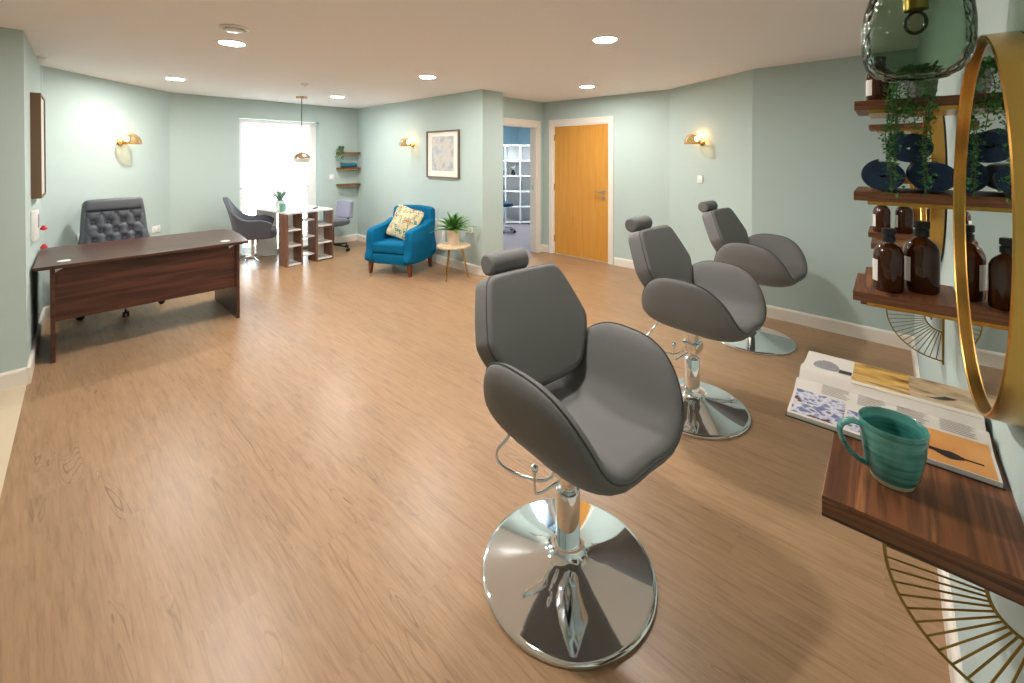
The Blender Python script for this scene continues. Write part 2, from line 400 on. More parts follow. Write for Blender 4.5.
# ------------------------------------------------------------------ the room
H = 2.39
WY = -.165                       # mirror wall plane
A = (-2.6, WY); B = (4.64, WY); Cc = (4.70, .98); D = (5.46, 2.11); E = (5.49, 4.17)
F = (4.26, 4.17); G = (4.26, 3.90); Hh = (3.87, 3.90); I = (4.00, 7.27); J = (1.285, 7.25); K = (.10, 5.97); L = (0.0, 4.38); Mm = (-2.6, 4.38)

def frame_of(p0, p1):
    """matrix: local x along p0->p1, local y outward (to the right of travel), z up"""
    d = Vector((p1[0]-p0[0], p1[1]-p0[1], 0)); l = d.length; d.normalize()
    out = Vector((d.y, -d.x, 0))
    m = Matrix(((d.x, out.x, 0, p0[0]), (d.y, out.y, 0, p0[1]), (0, 0, 1, 0), (0, 0, 0, 1)))
    return m, l
def wall(name, p0, p1, holes=(), th=.12, ext=(0, 0), m='wall'):
    mt, l = frame_of(p0, p1); b = MB(); x = -ext[0]
    for (h0, h1, z0, z1) in sorted(holes):
        b.box(x, 0, 0, h0, th, H, mt)
        if z0 > 0: b.box(h0, 0, 0, h1, th, z0, mt)
        if z1 < H: b.box(h0, 0, z1, h1, th, H, mt)
        x = h1
    b.box(x, 0, 0, l+ext[1], th, H, mt)
    return struct(b.build(name, M[m], smooth=False))
def base(name, p0, p1, gaps=(), e=(0, 0)):
    mt, l = frame_of(p0, p1); b = MB(); x = e[0]
    prof = [(-.018, 0), (-.018, .098), (-.013, .108), (-.006, .114), (0, .114), (0, 0)]
    def seg(a, c):
        n = len(prof)
        vs = [(a, y, z) for y, z in prof]+[(c, y, z) for y, z in prof]
        fs = [tuple(range(n)), tuple(range(n, 2*n))[::-1]]+[(i, (i+1) % n, n+(i+1) % n, n+i) for i in range(n)]
        b._add(vs, fs, mt)
    for g0, g1 in sorted(gaps): seg(x, g0); x = g1
    seg(x, l-e[1])
    return struct(b.build(name, M['white'], smooth=False))

# travel direction keeps the room on the left, so outward is to the right
wall('wall_mirror_side', A, B, ext=(0, .12))
wall('wall_right', B, Cc, ext=(0, .02))
wall('wall_right_angled', Cc, D, ext=(.0, .03))
DY0, DY1 = 2.96, 3.97           # oak door opening along the door wall (y)
mt_d, l_d = frame_of(D, E)
def along(p0, p1, y): return (y-p0[1])/(p1[1]-p0[1])*frame_of(p0, p1)[1]
d0, d1 = along(D, E, DY0), along(D, E, DY1)
wall('wall_door', D, E, holes=[(d0, d1, 0, 2.03)], ext=(0, .12))
o0, o1 = E[0]-5.35, E[0]-4.34     # doorway opening along E->F
wall('wall_doorway', E, F, holes=[(o0, o1, 0, 2.01)], ext=(0, .0))
bm = MB(); bm.prism([F, G, Hh, I, (4.12, 7.27), (3.99, 4.17)], 0, H); struct(bm.build('wall_art', M['wall'], smooth=False))
WX0, WX1, WZ1 = 2.11, 3.31, 2.11
mt_w, l_w = frame_of(I, J)
w0, w1 = I[0]-WX1, I[0]-WX0
wall('wall_window', I, J, holes=[(w0, w1, .05, WZ1)], th=.28, ext=(.12, .12))
wall('wall_left_angled', J, K, ext=(.0, .0))
wall('wall_left', K, L, ext=(.0, 0))
wall('wall_left_near', L, Mm)
wall('wall_back', Mm, A, ext=(.0, 0))
base('baseboard_mirror_side', A, B, e=(0, .018))
base('baseboard_right', B, Cc, e=(.0, .0))
base('baseboard_right_angled', Cc, D)
base('baseboard_door', D, E, gaps=[(d0-.075, d1+.075)])
base('baseboard_doorway', E, F, gaps=[(o0-.075, o1+.08)], e=(.018, 0))
base('baseboard_art_end', G, Hh)
base('baseboard_art', Hh, I, e=(0, .018))
base('baseboard_window', I, J, gaps=[(w0-.0, w1+.0)])
base('baseboard_left_angled', J, K)
base('baseboard_left', K, L, e=(0, -.018))
base('baseboard_left_near', L, Mm, e=(-.018, .018))
# floor: oak planks with a paler strip beyond x = -0.06
b = MB(); b.prism([(-.285, -.3), (9.2, -.3), (9.2, 9.2), (0, 9.2), (0, 4.38)], -.06, 0); struct(b.build('floor', M['floor'], smooth=False))
b = MB(); b.prism([(-2.8, -.3), (-.285, -.3), (0, 4.38), (0, 4.6), (-2.8, 4.6)], -.06, 0); struct(b.build('floor_pale', M['floor_beige'], smooth=False))
b = MB(); b.box(4.27, 4.20, 0, 9.0, 7.6, .003); struct(b.build('floor_blue_room', mat('grey_vinyl', srgb(140, 128, 130), .4, vary=.06), smooth=False))
b = MB(); b.box(-2.8, -.3, H, 6.0, 7.6, H+.1); struct(b.build('ceiling', M['ceiling'], smooth=False))

# oak door with frame
def door_frame(name, mt, x0, x1, z1, depth=.12, aw=.07):
    b = MB()
    b.box(x0-aw+.01, -.018, 0, x0+.01, 0, z1+aw, mt); b.box(x1-.01, -.018, 0, x1+aw-.01, 0, z1+aw, mt)
    b.box(x0+.01, -.018, z1-.01, x1-.01, 0, z1+aw, mt)
    b.box(x0, 0, 0, x0+.03, depth, z1, mt); b.box(x1-.03, 0, 0, x1, depth, z1, mt); b.box(x0+.03, 0, z1-.03, x1-.03, depth, z1, mt)
    return struct(b.build(name, M['white'], smooth=False, bevel=.003))
door_frame('trim_1', mt_d, d0, d1, 2.03)
b = MB(); b.box(d0+.034, .012, .012, d1-.034,   .056, 1.996, mt_d); dl = struct(b.build('door_1', M['oak'], smooth=False, bevel=.002))
# handle on the side nearest the camera (smaller y); the hinges on the other
hx = d0+.10
b = MB()
b.cyl(mt_d @ Vector((hx, .012, 1.02)), mt_d @ Vector((hx, .004, 1.02)), .027); b.cyl(mt_d @ Vector((hx, .006, 1.02)), mt_d @ Vector((hx, -.045, 1.02)), .010)
b.tube([mt_d @ Vector(p) for p in ((hx, -.043, 1.02), (hx+.03, -.046, 1.02), (hx+.13, -.046, 1.02))], .0095)
b.cyl(mt_d @ Vector((hx, .012, .93)), mt_d @ Vector((hx, .003, .93)), .025); b.tube([mt_d @ Vector(p) for p in ((hx, .003, .93), (hx, -.012, .93), (hx+.04, -.014, .93))], .006)
struct(b.build('handle', M['steel'], dl))
for z in (.24, 1.05, 1.82):
    b = MB(); b.cyl(mt_d @ Vector((d1-.033, .006, z-.05)), mt_d @ Vector((d1-.033, .006, z+.05)), .007); struct(b.build('hinge', M['brass'], dl))
b = MB(); b.box(d0+.03, -.012, .0, d1-.03, .01, .012, mt_d); struct(b.build('trim_2', M['steel'], smooth=False))
mt_o, l_o = frame_of(E, F)
door_frame('trim_3', mt_o, o0, o1, 2.01, aw=.08)
b = MB(); b.box(o0+.028, .05, 1.0, o0+.032, .08, 1.08, mt_o); struct(b.build('trim_4', M['steel'], smooth=False))

# window: tall glazed unit, roller blind in its upper part
wy = 7.27+.10
b = MB()
fz0, fz1 = .06, WZ1-.01
fx0, fx1 = WX0+.012, WX1-.012
def bar(x0, z0, x1, z1, y0=wy, y1=wy+.07): b.rbox(x0, y0, z0, x1, y1, z1, .006, 1)
bar(fx0, fz0, fx0+.06, fz1); bar(fx1-.16, fz0, fx1, fz1); bar(fx0+.06, fz1-.07, fx1-.16, fz1); bar(fx0+.06, fz0, fx1-.16, fz0+.08)
bar(fx0+.06, .88, fx1-.16, .97)
win = struct(b.build('window_1', M['white_plastic'], smooth=False))
b = MB(); b.box(fx0+.05, wy+.03, fz0+.06, fx1-.1, wy+.036, fz1-.03); struct(b.build('pane', M['pane'], win, smooth=False))
b = MB(); b.cyl((fx1-.10, wy, 1.0), (fx1-.10, wy-.03, 1.0), .012); b.tube([(fx1-.10, wy-.03, 1.0), (fx1-.10, wy-.035, .96), (fx1-.10, wy-.035, .88)], .009); struct(b.build('handle', M['white_plastic'], win))
b = MB(); b.box(WX0, 7.2, .045, WX1, wy, .062); struct(b.build('trim_5', M['white'], smooth=False))
t = thing('roller_blind', 'white roller blind pulled down over the top of the tall window', 'blind', ((WX0+WX1)/2, wy-.04, WZ1))
b = MB(); b.box(-.57, -.002, -1.06, .46, .002, -.03); b.build('fabric', M['blind'], t, smooth=False)
b = MB(); b.cyl((-.59, .0, -.035), (.57, .0, -.035), .024); b.build('roller', M['white_plastic'], t)
b = MB(); b.rbox(-.575, -.008, -1.08, .465, .008, -1.05, .004, 1); b.build('bottom_bar', M['white_plastic'], t)

# blue room beyond the doorway
b = MB()
b.box(4.12, 7.6, 0, 9.2, 7.72, 2.6); b.box(8.9, 4.0, 0, 9.02, 7.6, 2.6); b.box(4.0, 7.55, 0, 4.12, 7.72, 2.6)
struct(b.build('wall_blue_room', M['wall_blue'], smooth=False))
b = MB(); b.box(5.62, 4.05, 0, 8.9, 4.17, 2.6); struct(b.build('wall_blue_room_side', M['wall_blue'], smooth=False))
b = MB(); b.box(4.0, 4.29, 2.45, 9.1, 7.7, 2.55); struct(b.build('ceiling_blue_room', M['ceiling'], smooth=False))
t = thing('added_fill_light', 'unseen square ceiling light added to brighten the blue room past the doorway', 'light', (6.6, 5.9, 2.45))  # out-of-view lamp, added to light the blue room
b = MB(); b.box(-.3, -.3, -.02, .3, .3, 0); b.build('housing', M['white_plastic'], t, smooth=False)
b = MB(); b.box(-.28, -.28, -.024, .28, .28, -.02); b.build('diffuser', M['fill_cool'], t, smooth=False)

# ------------------------------------------------------------------ styling chairs
def shell_map(u, v):
    """folded disc: u across (arc length), v front(-)/back(+); returns point"""
    s1, r, ph = .08, .15, R(70)
    s = abs(u); sg = 1 if u >= 0 else -1
    if s < s1: x, z = s, 0
    elif s < s1+r*ph:
        a = (s-s1)/r; x, z = s1+r*math.sin(a), r*(1-math.cos(a))
    else:
        q = s-s1-r*ph; x, z = s1+r*math.sin(ph)+q*math.cos(ph), r*(1-math.cos(ph))+q*math.sin(ph)
    fl = max(0, -v-.08)
    z += .75*fl*fl*max(0, 1-s/.35)
    return Vector((sg*x, v, z))
SA, SB = .462, .30
def shell_pt(r, th):
    c, s_ = math.cos(th), math.sin(th)
    return r*SA*math.copysign(abs(c)**.76, c), r*SB*math.copysign(abs(s_)**.76, s_)
def shell_layer(t0, t1, rmax=1.0, ex=9):
    """closed layer between offsets t0 and t1 (t scaled to zero-ish at rim) along the surface normal"""
    nr, nt = 16, 72; vs, fs = [], []
    def pt(r, th, off):
        u, v = shell_pt(r, th); e = 1e-3
        du = shell_map(u+e, v)-shell_map(u-e, v); dv = shell_map(u, v+e)-shell_map(u, v-e)
        n = du.cross(dv).normalized()
        return shell_map(u, v)+n*off
    rs = [math.sin(PI/2*i/nr)*rmax for i in range(1, nr+1)]
    def prof(r): return math.sqrt(max(0, 1-(r/rmax)**ex))
    for side, tt in ((0, t1), (1, t0)):
        for r in rs:
            f = prof(r)
            off = t0+(t1-t0)*f if side == 0 else t0
            for k in range(nt): vs.append(tuple(pt(r, 2*PI*k/nt, off)))
    top = len(vs); vs.append(tuple(pt(1e-4, 0, t1))); bot = len(vs); vs.append(tuple(pt(1e-4, 0, t0)))
    for side in (0, 1):
        o = side*nr*nt
        for j in range(nr-1):
            for k in range(nt):
                fs.append((o+j*nt+k, o+j*nt+(k+1) % nt, o+(j+1)*nt+(k+1) % nt, o+(j+1)*nt+k))
        for k in range(nt): fs.append(((top, bot)[side], o+k, o+(k+1) % nt))
    for k in range(nt):
        a = (nr-1)*nt; fs.append((a+k, a+(k+1) % nt, nr*nt+a+(k+1) % nt, nr*nt+a+k))
    return vs, fs

def make_barber(label):
    t = thing('styling_chair', label, 'chair', group='grey styling chairs facing the mirror wall')
    # trumpet base
    b = MB()
    b.lathe([(.312, 0), (.318, .004), (.318, .012), (.312, .017), (.30, .019), (.22, .034), (.14, .052), (.085, .068), (.058, .082), (.048, .098), (.046, .11), (1e-5, .11)], 72)
    b.build('base_disc', M['chrome'], t, ang=50)
    b = MB(); b.lathe([(.045, .10), (.045, .30), (.042, .305), (.030, .31)], 32); b.lathe([(.027, .30), (.027, .49)], 32); b.build('column', M['chrome'], t)
    b = MB(); b.rbox(-.045, -.05, .345, .045, .05, .405, .008); b.rbox(-.08, -.12, .486, .08, .06, .506, .006); b.rbox(-.03, -.03, .40, .03, .03, .495, .006); b.build('seat_bracket', M['chrome'], t)
    b = MB(); b.tube(curve_path([(-.10, .17, .50), (-.135, .20, .44), (-.165, .225, .385), (-.155, .20, .345), (-.11, .13, .325), (-.06, .07, .32), (-.025, .03, .355)], 6), .0062)
    b.tube(curve_path([(.0, .0, .345), (-.05, .015, .335), (-.105, .05, .305), (-.112, .06, .33), (-.112, .06, .385)], 6), .0055)
    lv = b.build('pump_lever', M['chrome'], t)
    b = MB(); b.sphere((-.112, .06, .395), .0155); b.build('knob', M['chrome'], lv)
    # shell
    O = Matrix.Translation((0, -.062, .566))
    b = MB(); b._add(*shell_layer(.001, .042, 1.0), mtx=O); b.build('seat_cushion', M['leather'], t, ang=60)
    b = MB(); b._add(*shell_layer(-.001, -.066, 1.0, 3.6), mtx=O); b.build('outer_shell', M['leather'], t, ang=60)
    b = MB(); b.tube([O @ shell_map(*shell_pt(1.004, 2*PI*k/96)) for k in range(96)], .003, 8, True); b.build('piping', M['leather_dark'], t)
    # backrest
    ol = smooth_outline([(-.12, 0), (.12, 0), (.20, .06), (.258, .17), (.252, .24), (.215, .36), (.185, .42), (.12, .435), (-.12, .435), (-.185, .42), (-.215, .36), (-.252, .24), (-.258, .17), (-.20, .06)], 5)
    mt = Matrix.Translation((0, .107, .665)) @ Matrix.Rotation(R(-25.5), 4, 'X')
    b = MB(); b.pad(ol, .115, .006, .024, lambda x, y, z: (x, y+.016-.35*x*x, z), mt); b.build('backrest', M['leather'], t, ang=60)
    b = MB(); k = [(x*.985, -.026-.35*x*x*.97, .215+(z-.215)*.985) for x, z in ol]
    b.tube([mt @ Vector(p) for p in k], .004, 6, True); b.build('back_piping', M['leather_dark'], t)
    b = MB(); b.cyl((-.116, .363, 1.086), (.088, .363, 1.086), .048, n=32)
    hr = b.build('headrest', M['leather'], t, bevel=.012)
    b = MB(); b.rbox(-.03, .33, .96, .03, .345, 1.06, .004); b.build('headrest_bracket', M['steel'], t)
    b = MB(); b.rbox(-.03, .05, .488, .03, .27, .503, .004); b.rbox(-.03, .255, .490, .03, .27, .76, .004); b.build('back_bracket', M['steel'], t)
    return t
ch = make_barber('nearest grey styling chair with chrome pedestal in the foreground')
ch.location = (1.332, .893, 0); ch.rotation_euler.z = R(-10)
dup(ch, (2.705, .90, 0), R(-7), 'middle grey styling chair between the nearest one and the one by the wall')
dup(ch, (4.04, .86, 0), R(-8), 'farthest grey styling chair nearest the plain green right wall')

# ------------------------------------------------------------------ mirror stations
def quarter_fan(b, x, yw, zt, r0=.055, r1=.166, n=15):
    """wire fan in the plane X = x, hinge at the wall under the shelf"""
    def p(r, a): return (x, yw+r*math.cos(a), zt-r*math.sin(a))
    b.tube([p(r1, PI/2*i/24) for i in range(25)], .0024, 8); b.tube([p(r0, PI/2*i/16) for i in range(17)], .0024, 8)
    for i in range(n):
        a = PI/2*(i+.35)/(n-.4)
        b.tube([p(r0, a), p(r1, a)], .0015, 6)
    b.box(x-.004, yw, zt-r1-.012, x+.004, yw+.006, zt)
SP = 1.40
DZ = .966                        # station shelf height
def make_station(label):
    t = thing('station_shelf', label, 'shelf', group='walnut styling station shelves')
    b = MB(); b.box(0, 0, DZ-.036, .61, .2475, DZ); b.build('shelf_board', M['walnut'], t, smooth=False, bevel=.0015)
    for x in (.008, .602):
        b = MB(); quarter_fan(b, x, .0, DZ-.036); b.build('fan_bracket', M['brass_dull'], t)
    return t
st = make_station('walnut station shelf holding the teal mug and open magazine')
st.location = (.90, WY, 0)
dup(st, (.895+SP, WY, 0), 0, 'second walnut station shelf along, seen below the bottle shelf')
dup(st, (.895+2*SP, WY, 0), 0, 'farthest walnut station shelf nearest the right wall corner')

def make_mirror(label):
    t = thing('round_mirror', label, 'mirror', group='round brass mirrors along the mirror wall')
    rx = Matrix.Rotation(R(-90), 4, 'X')    # lathe z -> +y
    rr = .335
    b = MB(); b.lathe([(rr-.006, .030), (rr-.006, .043), (rr-.0045, .045), (rr-.0015, .045), (rr, .043), (rr, .006)], 128, rx)
    b.bm.faces.ensure_lookup_table()
    caps = [f for f in b.bm.faces if len(f.verts) > 4]; bmesh.ops.delete(b.bm, geom=caps, context='FACES_ONLY')
    b.build('frame', M['brass'], t, ang=30)
    b = MB(); b.lathe([(1e-5, .0), (rr-.002, 0), (rr-.002, .030), (1e-5, .030)], 128, rx); b.build('backing', M['black'], t, ang=30)
    b = MB(); b.lathe([(1e-5, .030), (rr-.006, .030), (rr-.006, .0345), (1e-5, .0345)], 128, rx); b.build('glass', M['mirror'], t, ang=30)
    return t
mi = make_mirror('nearest round brass-framed mirror above the mug and magazine')
mi.location = (1.163, WY, 1.430)
dup(mi, (1.163+SP, WY, 1.430), 0, 'second round brass-framed mirror, behind the shelves of towels and bottles')
dup(mi, (1.163+2*SP, WY, 1.430), 0, 'farthest round brass-framed mirror, nearest the right wall corner')

def make_shelf(label, z):
    t = thing('wall_shelf', label, 'shelf', group='short walnut wall shelves between the mirrors')
    b = MB(); b.box(0, 0, -.029, .28, .2475, 0); b.build('shelf_board', M['walnut'], t, smooth=False, bevel=.0015)
    b = MB(); b.box(.005, 0, -.041, .275, .213, -.029); b.build('brass_support', M['brass'], t, smooth=False)
    return t
SX = 1.757
ZL, ZM, ZT = 1.113, 1.434, 1.722
sh = make_shelf('near walnut shelf holding two amber bottles', ZL); sh.location = (SX, WY, ZL)
dup(sh, (SX, WY, ZM), 0, 'near walnut shelf holding the rolled navy towels')
dup(sh, (SX, WY, ZT), 0, 'near top walnut shelf holding the trailing plant')
for z, l in ((ZL, 'farther walnut shelf with two amber bottles, lowest of its set'), (ZM, 'farther walnut shelf at mid height, behind the navy towels'), (ZT, 'farther top walnut shelf, seen just under the near top shelf')):
    dup(sh, (SX+SP, WY, z), 0, l)

# towels
def make_towel(label, group, r, l, m):
    t = thing('rolled_towel', label, 'towel', group=group)
    b = MB(); pts = []
    # outer roll, slightly flattened, with rolled spiral end
    turns, n = 3.2, 110; P = []
    for i in range(n):
        f = i/(n-1); a = 2*PI*turns*f; rr = .005+(r-.005-.006)*f; P.append((rr*math.cos(a)*1.07, rr*math.sin(a)*.93))
    w = .0068*r/.053
    vs, fs = [], []
    for i, (y, z) in enumerate(P):
        d = Vector((y, z)); d.normalize() if d.length else None
        for (x, s_) in ((0, -1), (0, 1), (l, 1), (l, -1)):
            k_ = -1 if i == 0 else s_; q = Vector((y, z))+d*w*s_*1.0; wob = .004*math.sin(7*i/n*PI)*(1 if x == 0 else -1)
            vs.append((x+wob, q.x, q.y))
    for i in range(n-1):
        a, c = 4*i, 4*i+4
        for k in range(4): fs.append((a+k, a+(k+1) % 4, c+(k+1) % 4, c+k))
    fs += [(0, 1, 2, 3), (4*n-1, 4*n-2, 4*n-3, 4*n-4)]
    b._add(vs, fs)
    b.build('towel_roll', m, t, ang=70)
    return t
tw = make_towel('rolled navy towel at the front of the shelf pile', 'rolled navy towels on the near shelf', .055, .25, M['navy'])
tz = ZM+.0525
tw.location = (SX+.008, .008, tz)
dup(tw, (SX+.014, -.103, tz), 0, 'rolled navy towel at the back of the pile, against the wall')
dup(tw, (SX+.012, -.052, tz+.088), 0, 'rolled navy towel resting on top of the other two')

# bottles
def make_bottle(label, h=.20, r=.0385, name='amber_bottle', group='amber bottles with black caps'):
    t = thing(name, label, 'bottle', group=group)
    k = h/.225
    b = MB(); b.lathe([(1e-5, 0), (r*.9, 0), (r, .006), (r, .125*k), (r*.96, .140*k), (r*.8, .156*k), (r*.52, .168*k), (r*.36, .174*k), (r*.34, .19*k), (1e-5, .19*k)], 40); b.build('glass', M['amber'], t, ang=50)
    b = MB(); b.lathe([(1e-5, .178*k), (r*.42, .178*k), (r*.44, .181*k), (r*.44, .197*k), (r*.36, .199*k), (r*.36, .203*k), (r*.46, .205*k), (r*.46, .223*k), (r*.42, .225*k), (1e-5, .225*k)], 32); b.build('cap', M['black'], t, ang=40)
    b = MB(); b.lathe([(r+.0006, .035*k), (r+.0006, .112*k)], 16, None, R(76), R(62)); b.build('label', M['label'], t)
    return t
bo = make_bottle('amber bottle nearer the front edge of the near bottle shelf')
bo.location = (1.842, -.003, ZL)
b2 = dup(bo, (1.895, -.082, ZL), R(6), 'amber bottle beside the wall on the near bottle shelf'); b2.scale = (1.14, 1.14, 1.12)
dup(bo, (SX+SP+.06, .025, ZL), 0, 'amber bottle nearer the front of the farther bottle shelf')
dup(bo, (SX+SP+.10, -.07, ZL), 0, 'amber bottle nearer the wall on the farther bottle shelf')
b3 = dup(bo, (1.86, .022, ZT), R(10), 'amber bottle at the front of the top shelf behind the glass pendant'); b3.scale = (.9, .9, .75)

# trailing plants
def leaf_cloud(b, pts, size, rnd, flat=.35):
    for p in pts:
        p = Vector(p); rot = Matrix.Rotation(rnd.random()*2*PI, 3, 'Z') @ Matrix.Rotation(R(rnd.uniform(-70, 70)), 3, 'X')
        s = size*rnd.uniform(.7, 1.25)
        vs = [(0, 0, 0), (.42*s, .5*s, .12*s), (0, 1.15*s, 0), (-.42*s, .5*s, .12*s), (0, .5*s, -.1*s*flat)]
        b._add([tuple(p+rot @ Vector(v)) for v in vs], [(0, 1, 4), (1, 2, 4), (2, 3, 4), (3, 0, 4)])
def trailing(label, loc, strands, potr, poth, potm, leaf=.009, step=.009, cat='plant', seed=3, crown=160, dens=4):
    rnd = random.Random(seed)
    t = thing('trailing_plant', label, cat, loc)
    b = MB(); b.lathe([(1e-5, 0), (potr*.78, 0), (potr, poth), (potr*.92, poth), (potr*.88, poth-.012), (1e-5, poth-.012)], 32); b.build('pot', potm, t, ang=40)
    f = MB(); s_ = MB()
    for st_ in strands:
        P = curve_path(st_, 14); s_.tube(P, .0012, 5); L_ = 0; pts = []
        for a, c in zip(P[:-1], P[1:]):
            n = max(1, int((c-a).length/step*dens))
            for k in range(n):
                q = a.lerp(c, k/n); pts.append(q+Vector((rnd.gauss(0, leaf*.65), rnd.gauss(0, leaf*.65), rnd.gauss(0, leaf*.4))))
        leaf_cloud(f, pts, leaf, rnd)
    pts = []
    for i in range(crown):
        a = rnd.random()*2*PI; rr = potr*1.15*math.sqrt(rnd.random()); pts.append((rr*math.cos(a), rr*math.sin(a), poth+rnd.uniform(-.006, .035)*(1-.4*rr/potr)))
    leaf_cloud(f, pts, leaf*1.2, rnd)
    f.build('foliage', M['leaf_dark'], t, smooth=False); s_.build('stems', M['stem'], t)
    return t
px, py, pz = 1.825, -.075, ZT
def strand(x0, y0, x1, y1, z1, out=.012):
    """over the pot rim, across the shelf end, then straight down; world coords -> plant local"""
    w = [(x0, y0, pz+.085), (x0-.035, (y0+y1)/2, pz+.088), (SX-.016, y1, pz+.03), (SX-.02, y1, pz-.05), (x1, y1+.006, (pz+z1)/2), (x1-.004, y1, z1)]
    return [(a-px, c-py, d-pz) for a, c, d in w]
trailing('green trailing plant in grey pot spilling down from the top shelf', (px, py, pz),
         [strand(px-.02, -.05, SX-.022, -.010, 1.43), strand(px-.02, -.055, SX-.024, -.019, 1.46), strand(px-.02, -.05, SX-.022, .0, 1.50), strand(px-.02, -.06, SX-.022, -.012, 1.56), strand(px-.02, -.05, SX-.022, -.026, 1.60),
          strand(px-.02, -.09, SX-.022, -.083, 1.44), strand(px-.02, -.095, SX-.024, -.088, 1.47), strand(px-.02, -.10, SX-.022, -.095, 1.58), strand(px-.02, -.08, SX-.022, -.062, 1.62), strand(px-.02, -.08, SX-.022, -.045, 1.67)], .041, .075, M['pot_grey'], .0105, .0085)

# glass pendant over the nearest station
t = thing('glass_pendant', 'smoky green dimpled glass pendant hanging in front of the top shelf', 'light', (1.115, -.038, H))
zc = 1.762-H
PS = .80
b = MB(); pr = []
for r_, z in ((.040, .155), (.052, .150), (.072, .138), (.087, .115), (.096, .08), (.1, .04), (.1, .0), (.097, -.03), (.09, -.055), (.076, -.073), (.06, -.081)):
    pr.append((r_*PS, zc+z*PS))
b.lathe(pr+[(r_-.003, z) for r_, z in pr[::-1]], 64)
caps = [f for f in b.bm.faces if len(f.verts) > 4]; bmesh.ops.delete(b.bm, geom=caps, context='FACES_ONLY')
b.build('glass_shade', M['smoke_glass'], t, ang=80)
b = MB(); b.lathe([(.0603*PS, zc-.081*PS), (.0585*PS, zc-.084*PS), (.0555*PS, zc-.081*PS)], 48); b.bm.faces.ensure_lookup_table()
caps = [f for f in b.bm.faces if len(f.verts) > 4]; bmesh.ops.delete(b.bm, geom=caps, context='FACES_ONLY'); b.build('rim', M['shade_glass'], t)
b = MB(); b.lathe([(1e-5, zc+.137), (.034, zc+.133), (.034, zc+.122), (.018, zc+.12), (.018, zc+.062), (1e-5, zc+.062)], 32); b.build('lamp_holder', M['brass'], t, ang=40)
b = MB(); b.sphere((0, 0, zc+.038), .018, 1, 1, 1.25); b.build('bulb', M['shade_glass'], t)
b = MB(); b.cyl((0, 0, zc+.135), (0, 0, -.02), .003); b.build('cord', M['black'], t)
b = MB(); b.lathe([(1e-5, -.025), (.05, -.022), (.05, 0), (1e-5, 0)], 32); b.build('ceiling_rose', M['brass'], t)

# mug
t = thing('mug', 'teal glazed pottery mug on the near walnut station shelf', 'mug', (1.026, -.009, DZ), R(20))
t.scale = (1, 1, .96)
b = MB()
outp = [(.031, .008), (.037, .02), (.0425, .045), (.0455, .07), (.0475, .095), (.0485, .107)]
prf = [(.030, .004)]
for i in range(len(outp)-1):
    for j in range(5):
        f = j/5; r_ = outp[i][0]+(outp[i+1][0]-outp[i][0])*f; z = outp[i][1]+(outp[i+1][1]-outp[i][1])*f
        prf.append((r_+.0005*math.sin(z*700), z))
prf += [(.0485, .107), (.0475, .109), (.0455, .107), (.043, .09), (.040, .05), (.033, .02), (.02, .012), (1e-5, .012)]
b.lathe([(1e-5, .004)]+prf, 56); b.build('body', M['mug'], t, ang=60)
b = MB(); b.lathe([(1e-5, 0), (.029, 0), (.0305, .004), (.0315, .008), (1e-5, .008)], 48); b.build('foot', M['mug_foot'], t)
b = MB(); hp = curve_path([(-.0, .044, .094), (0, .062, .098), (0, .076, .088), (0, .078, .07), (0, .068, .047), (0, .053, .03), (0, .038, .022)], 6)
vs, fs, n = [], [], 10
for i, p in enumerate(hp):
    tg = (hp[min(i+1, len(hp)-1)]-hp[max(i-1, 0)]).normalized(); a = Vector((1, 0, 0)); c = tg.cross(a)
    for k in range(n): vs.append(tuple(p+a*.0085*math.cos(2*PI*k/n)+c*.0042*math.sin(2*PI*k/n)))
for i in range(len(hp)-1):
    for k in range(n): fs.append((i*n+k, i*n+(k+1) % n, (i+1)*n+(k+1) % n, (i+1)*n+k))
b._add(vs, fs); b.build('handle', M['mug'], t)

# open magazine, spine across the shelf (along Y)
MX, MY0, MY1 = 1.295, -.168, .182
t = thing('open_magazine', 'open illustrated magazine lying on the near walnut station shelf', 'magazine', (MX, 0, DZ))
t.scale = (.86, .92, .9)
PW = .225; NW = .198
def page_z(x):
    """height of the page surface at signed distance x from the spine"""
    s = abs(x)/PW
    if x > 0: return .0075+.014*math.exp(-((s-.2)/.2)**2)+.019*(1-.2*s)*min(1, s*7)
    return .0015+.015*math.exp(-((s-.16)/.16)**2)+.0125*max(0, 1-s)**.6*min(1, s*7)+.006
def patch(x0, x1, y0, y1, off, nx=14):
    vs, fs = [], []
    for i in range(nx+1):
        x = x0+(x1-x0)*i/nx
        for y in (y0, y1): vs.append((x, y, page_z(x)+off))
    for i in range(nx): fs.append((2*i, 2*i+1, 2*i+3, 2*i+2))
    return vs, fs
for sg, nm in ((-1, 'near'), (1, 'far')):
    b = MB(); vs, fs = [], []; n = 26; pw = PW if sg > 0 else NW
    for i in range(n+1):
        x = sg*pw*i/n; z = page_z(x)
        zb = .0015 if i < n else .0015
        vs += [(x, MY0, zb), (x, MY1, zb), (x, MY1, z), (x, MY0, z)]
    for i in range(n):
        a, c = 4*i, 4*i+4
        for k in range(4): fs.append((a+k, a+(k+1) % 4, c+(k+1) % 4, c+k))
    fs += [(0, 1, 2, 3), (4*n, 4*n+1, 4*n+2, 4*n+3)]
    b._add(vs, fs); b.build('page_block', M['paper'], t, ang=50)
b = MB(); b.box(-NW-.004, MY0-.003, 0, PW+.004, MY1+.003, .0015); b.build('cover', M['print_dark'], t, smooth=False)
def printed(name, m, x0, x1, y0, y1, off=.0004):
    b = MB(); b._add(*patch(x0, x1, y0, y1, off)); return b.build(name, m, t)
printed('photograph', M['photo_people'], -.190, -.075, .075, .176)
printed('photograph', M['photo_people'], -.190, -.10, .03, .070)
printed('photograph', M['photo_sun'], -.196, -.075, -.163, -.015)
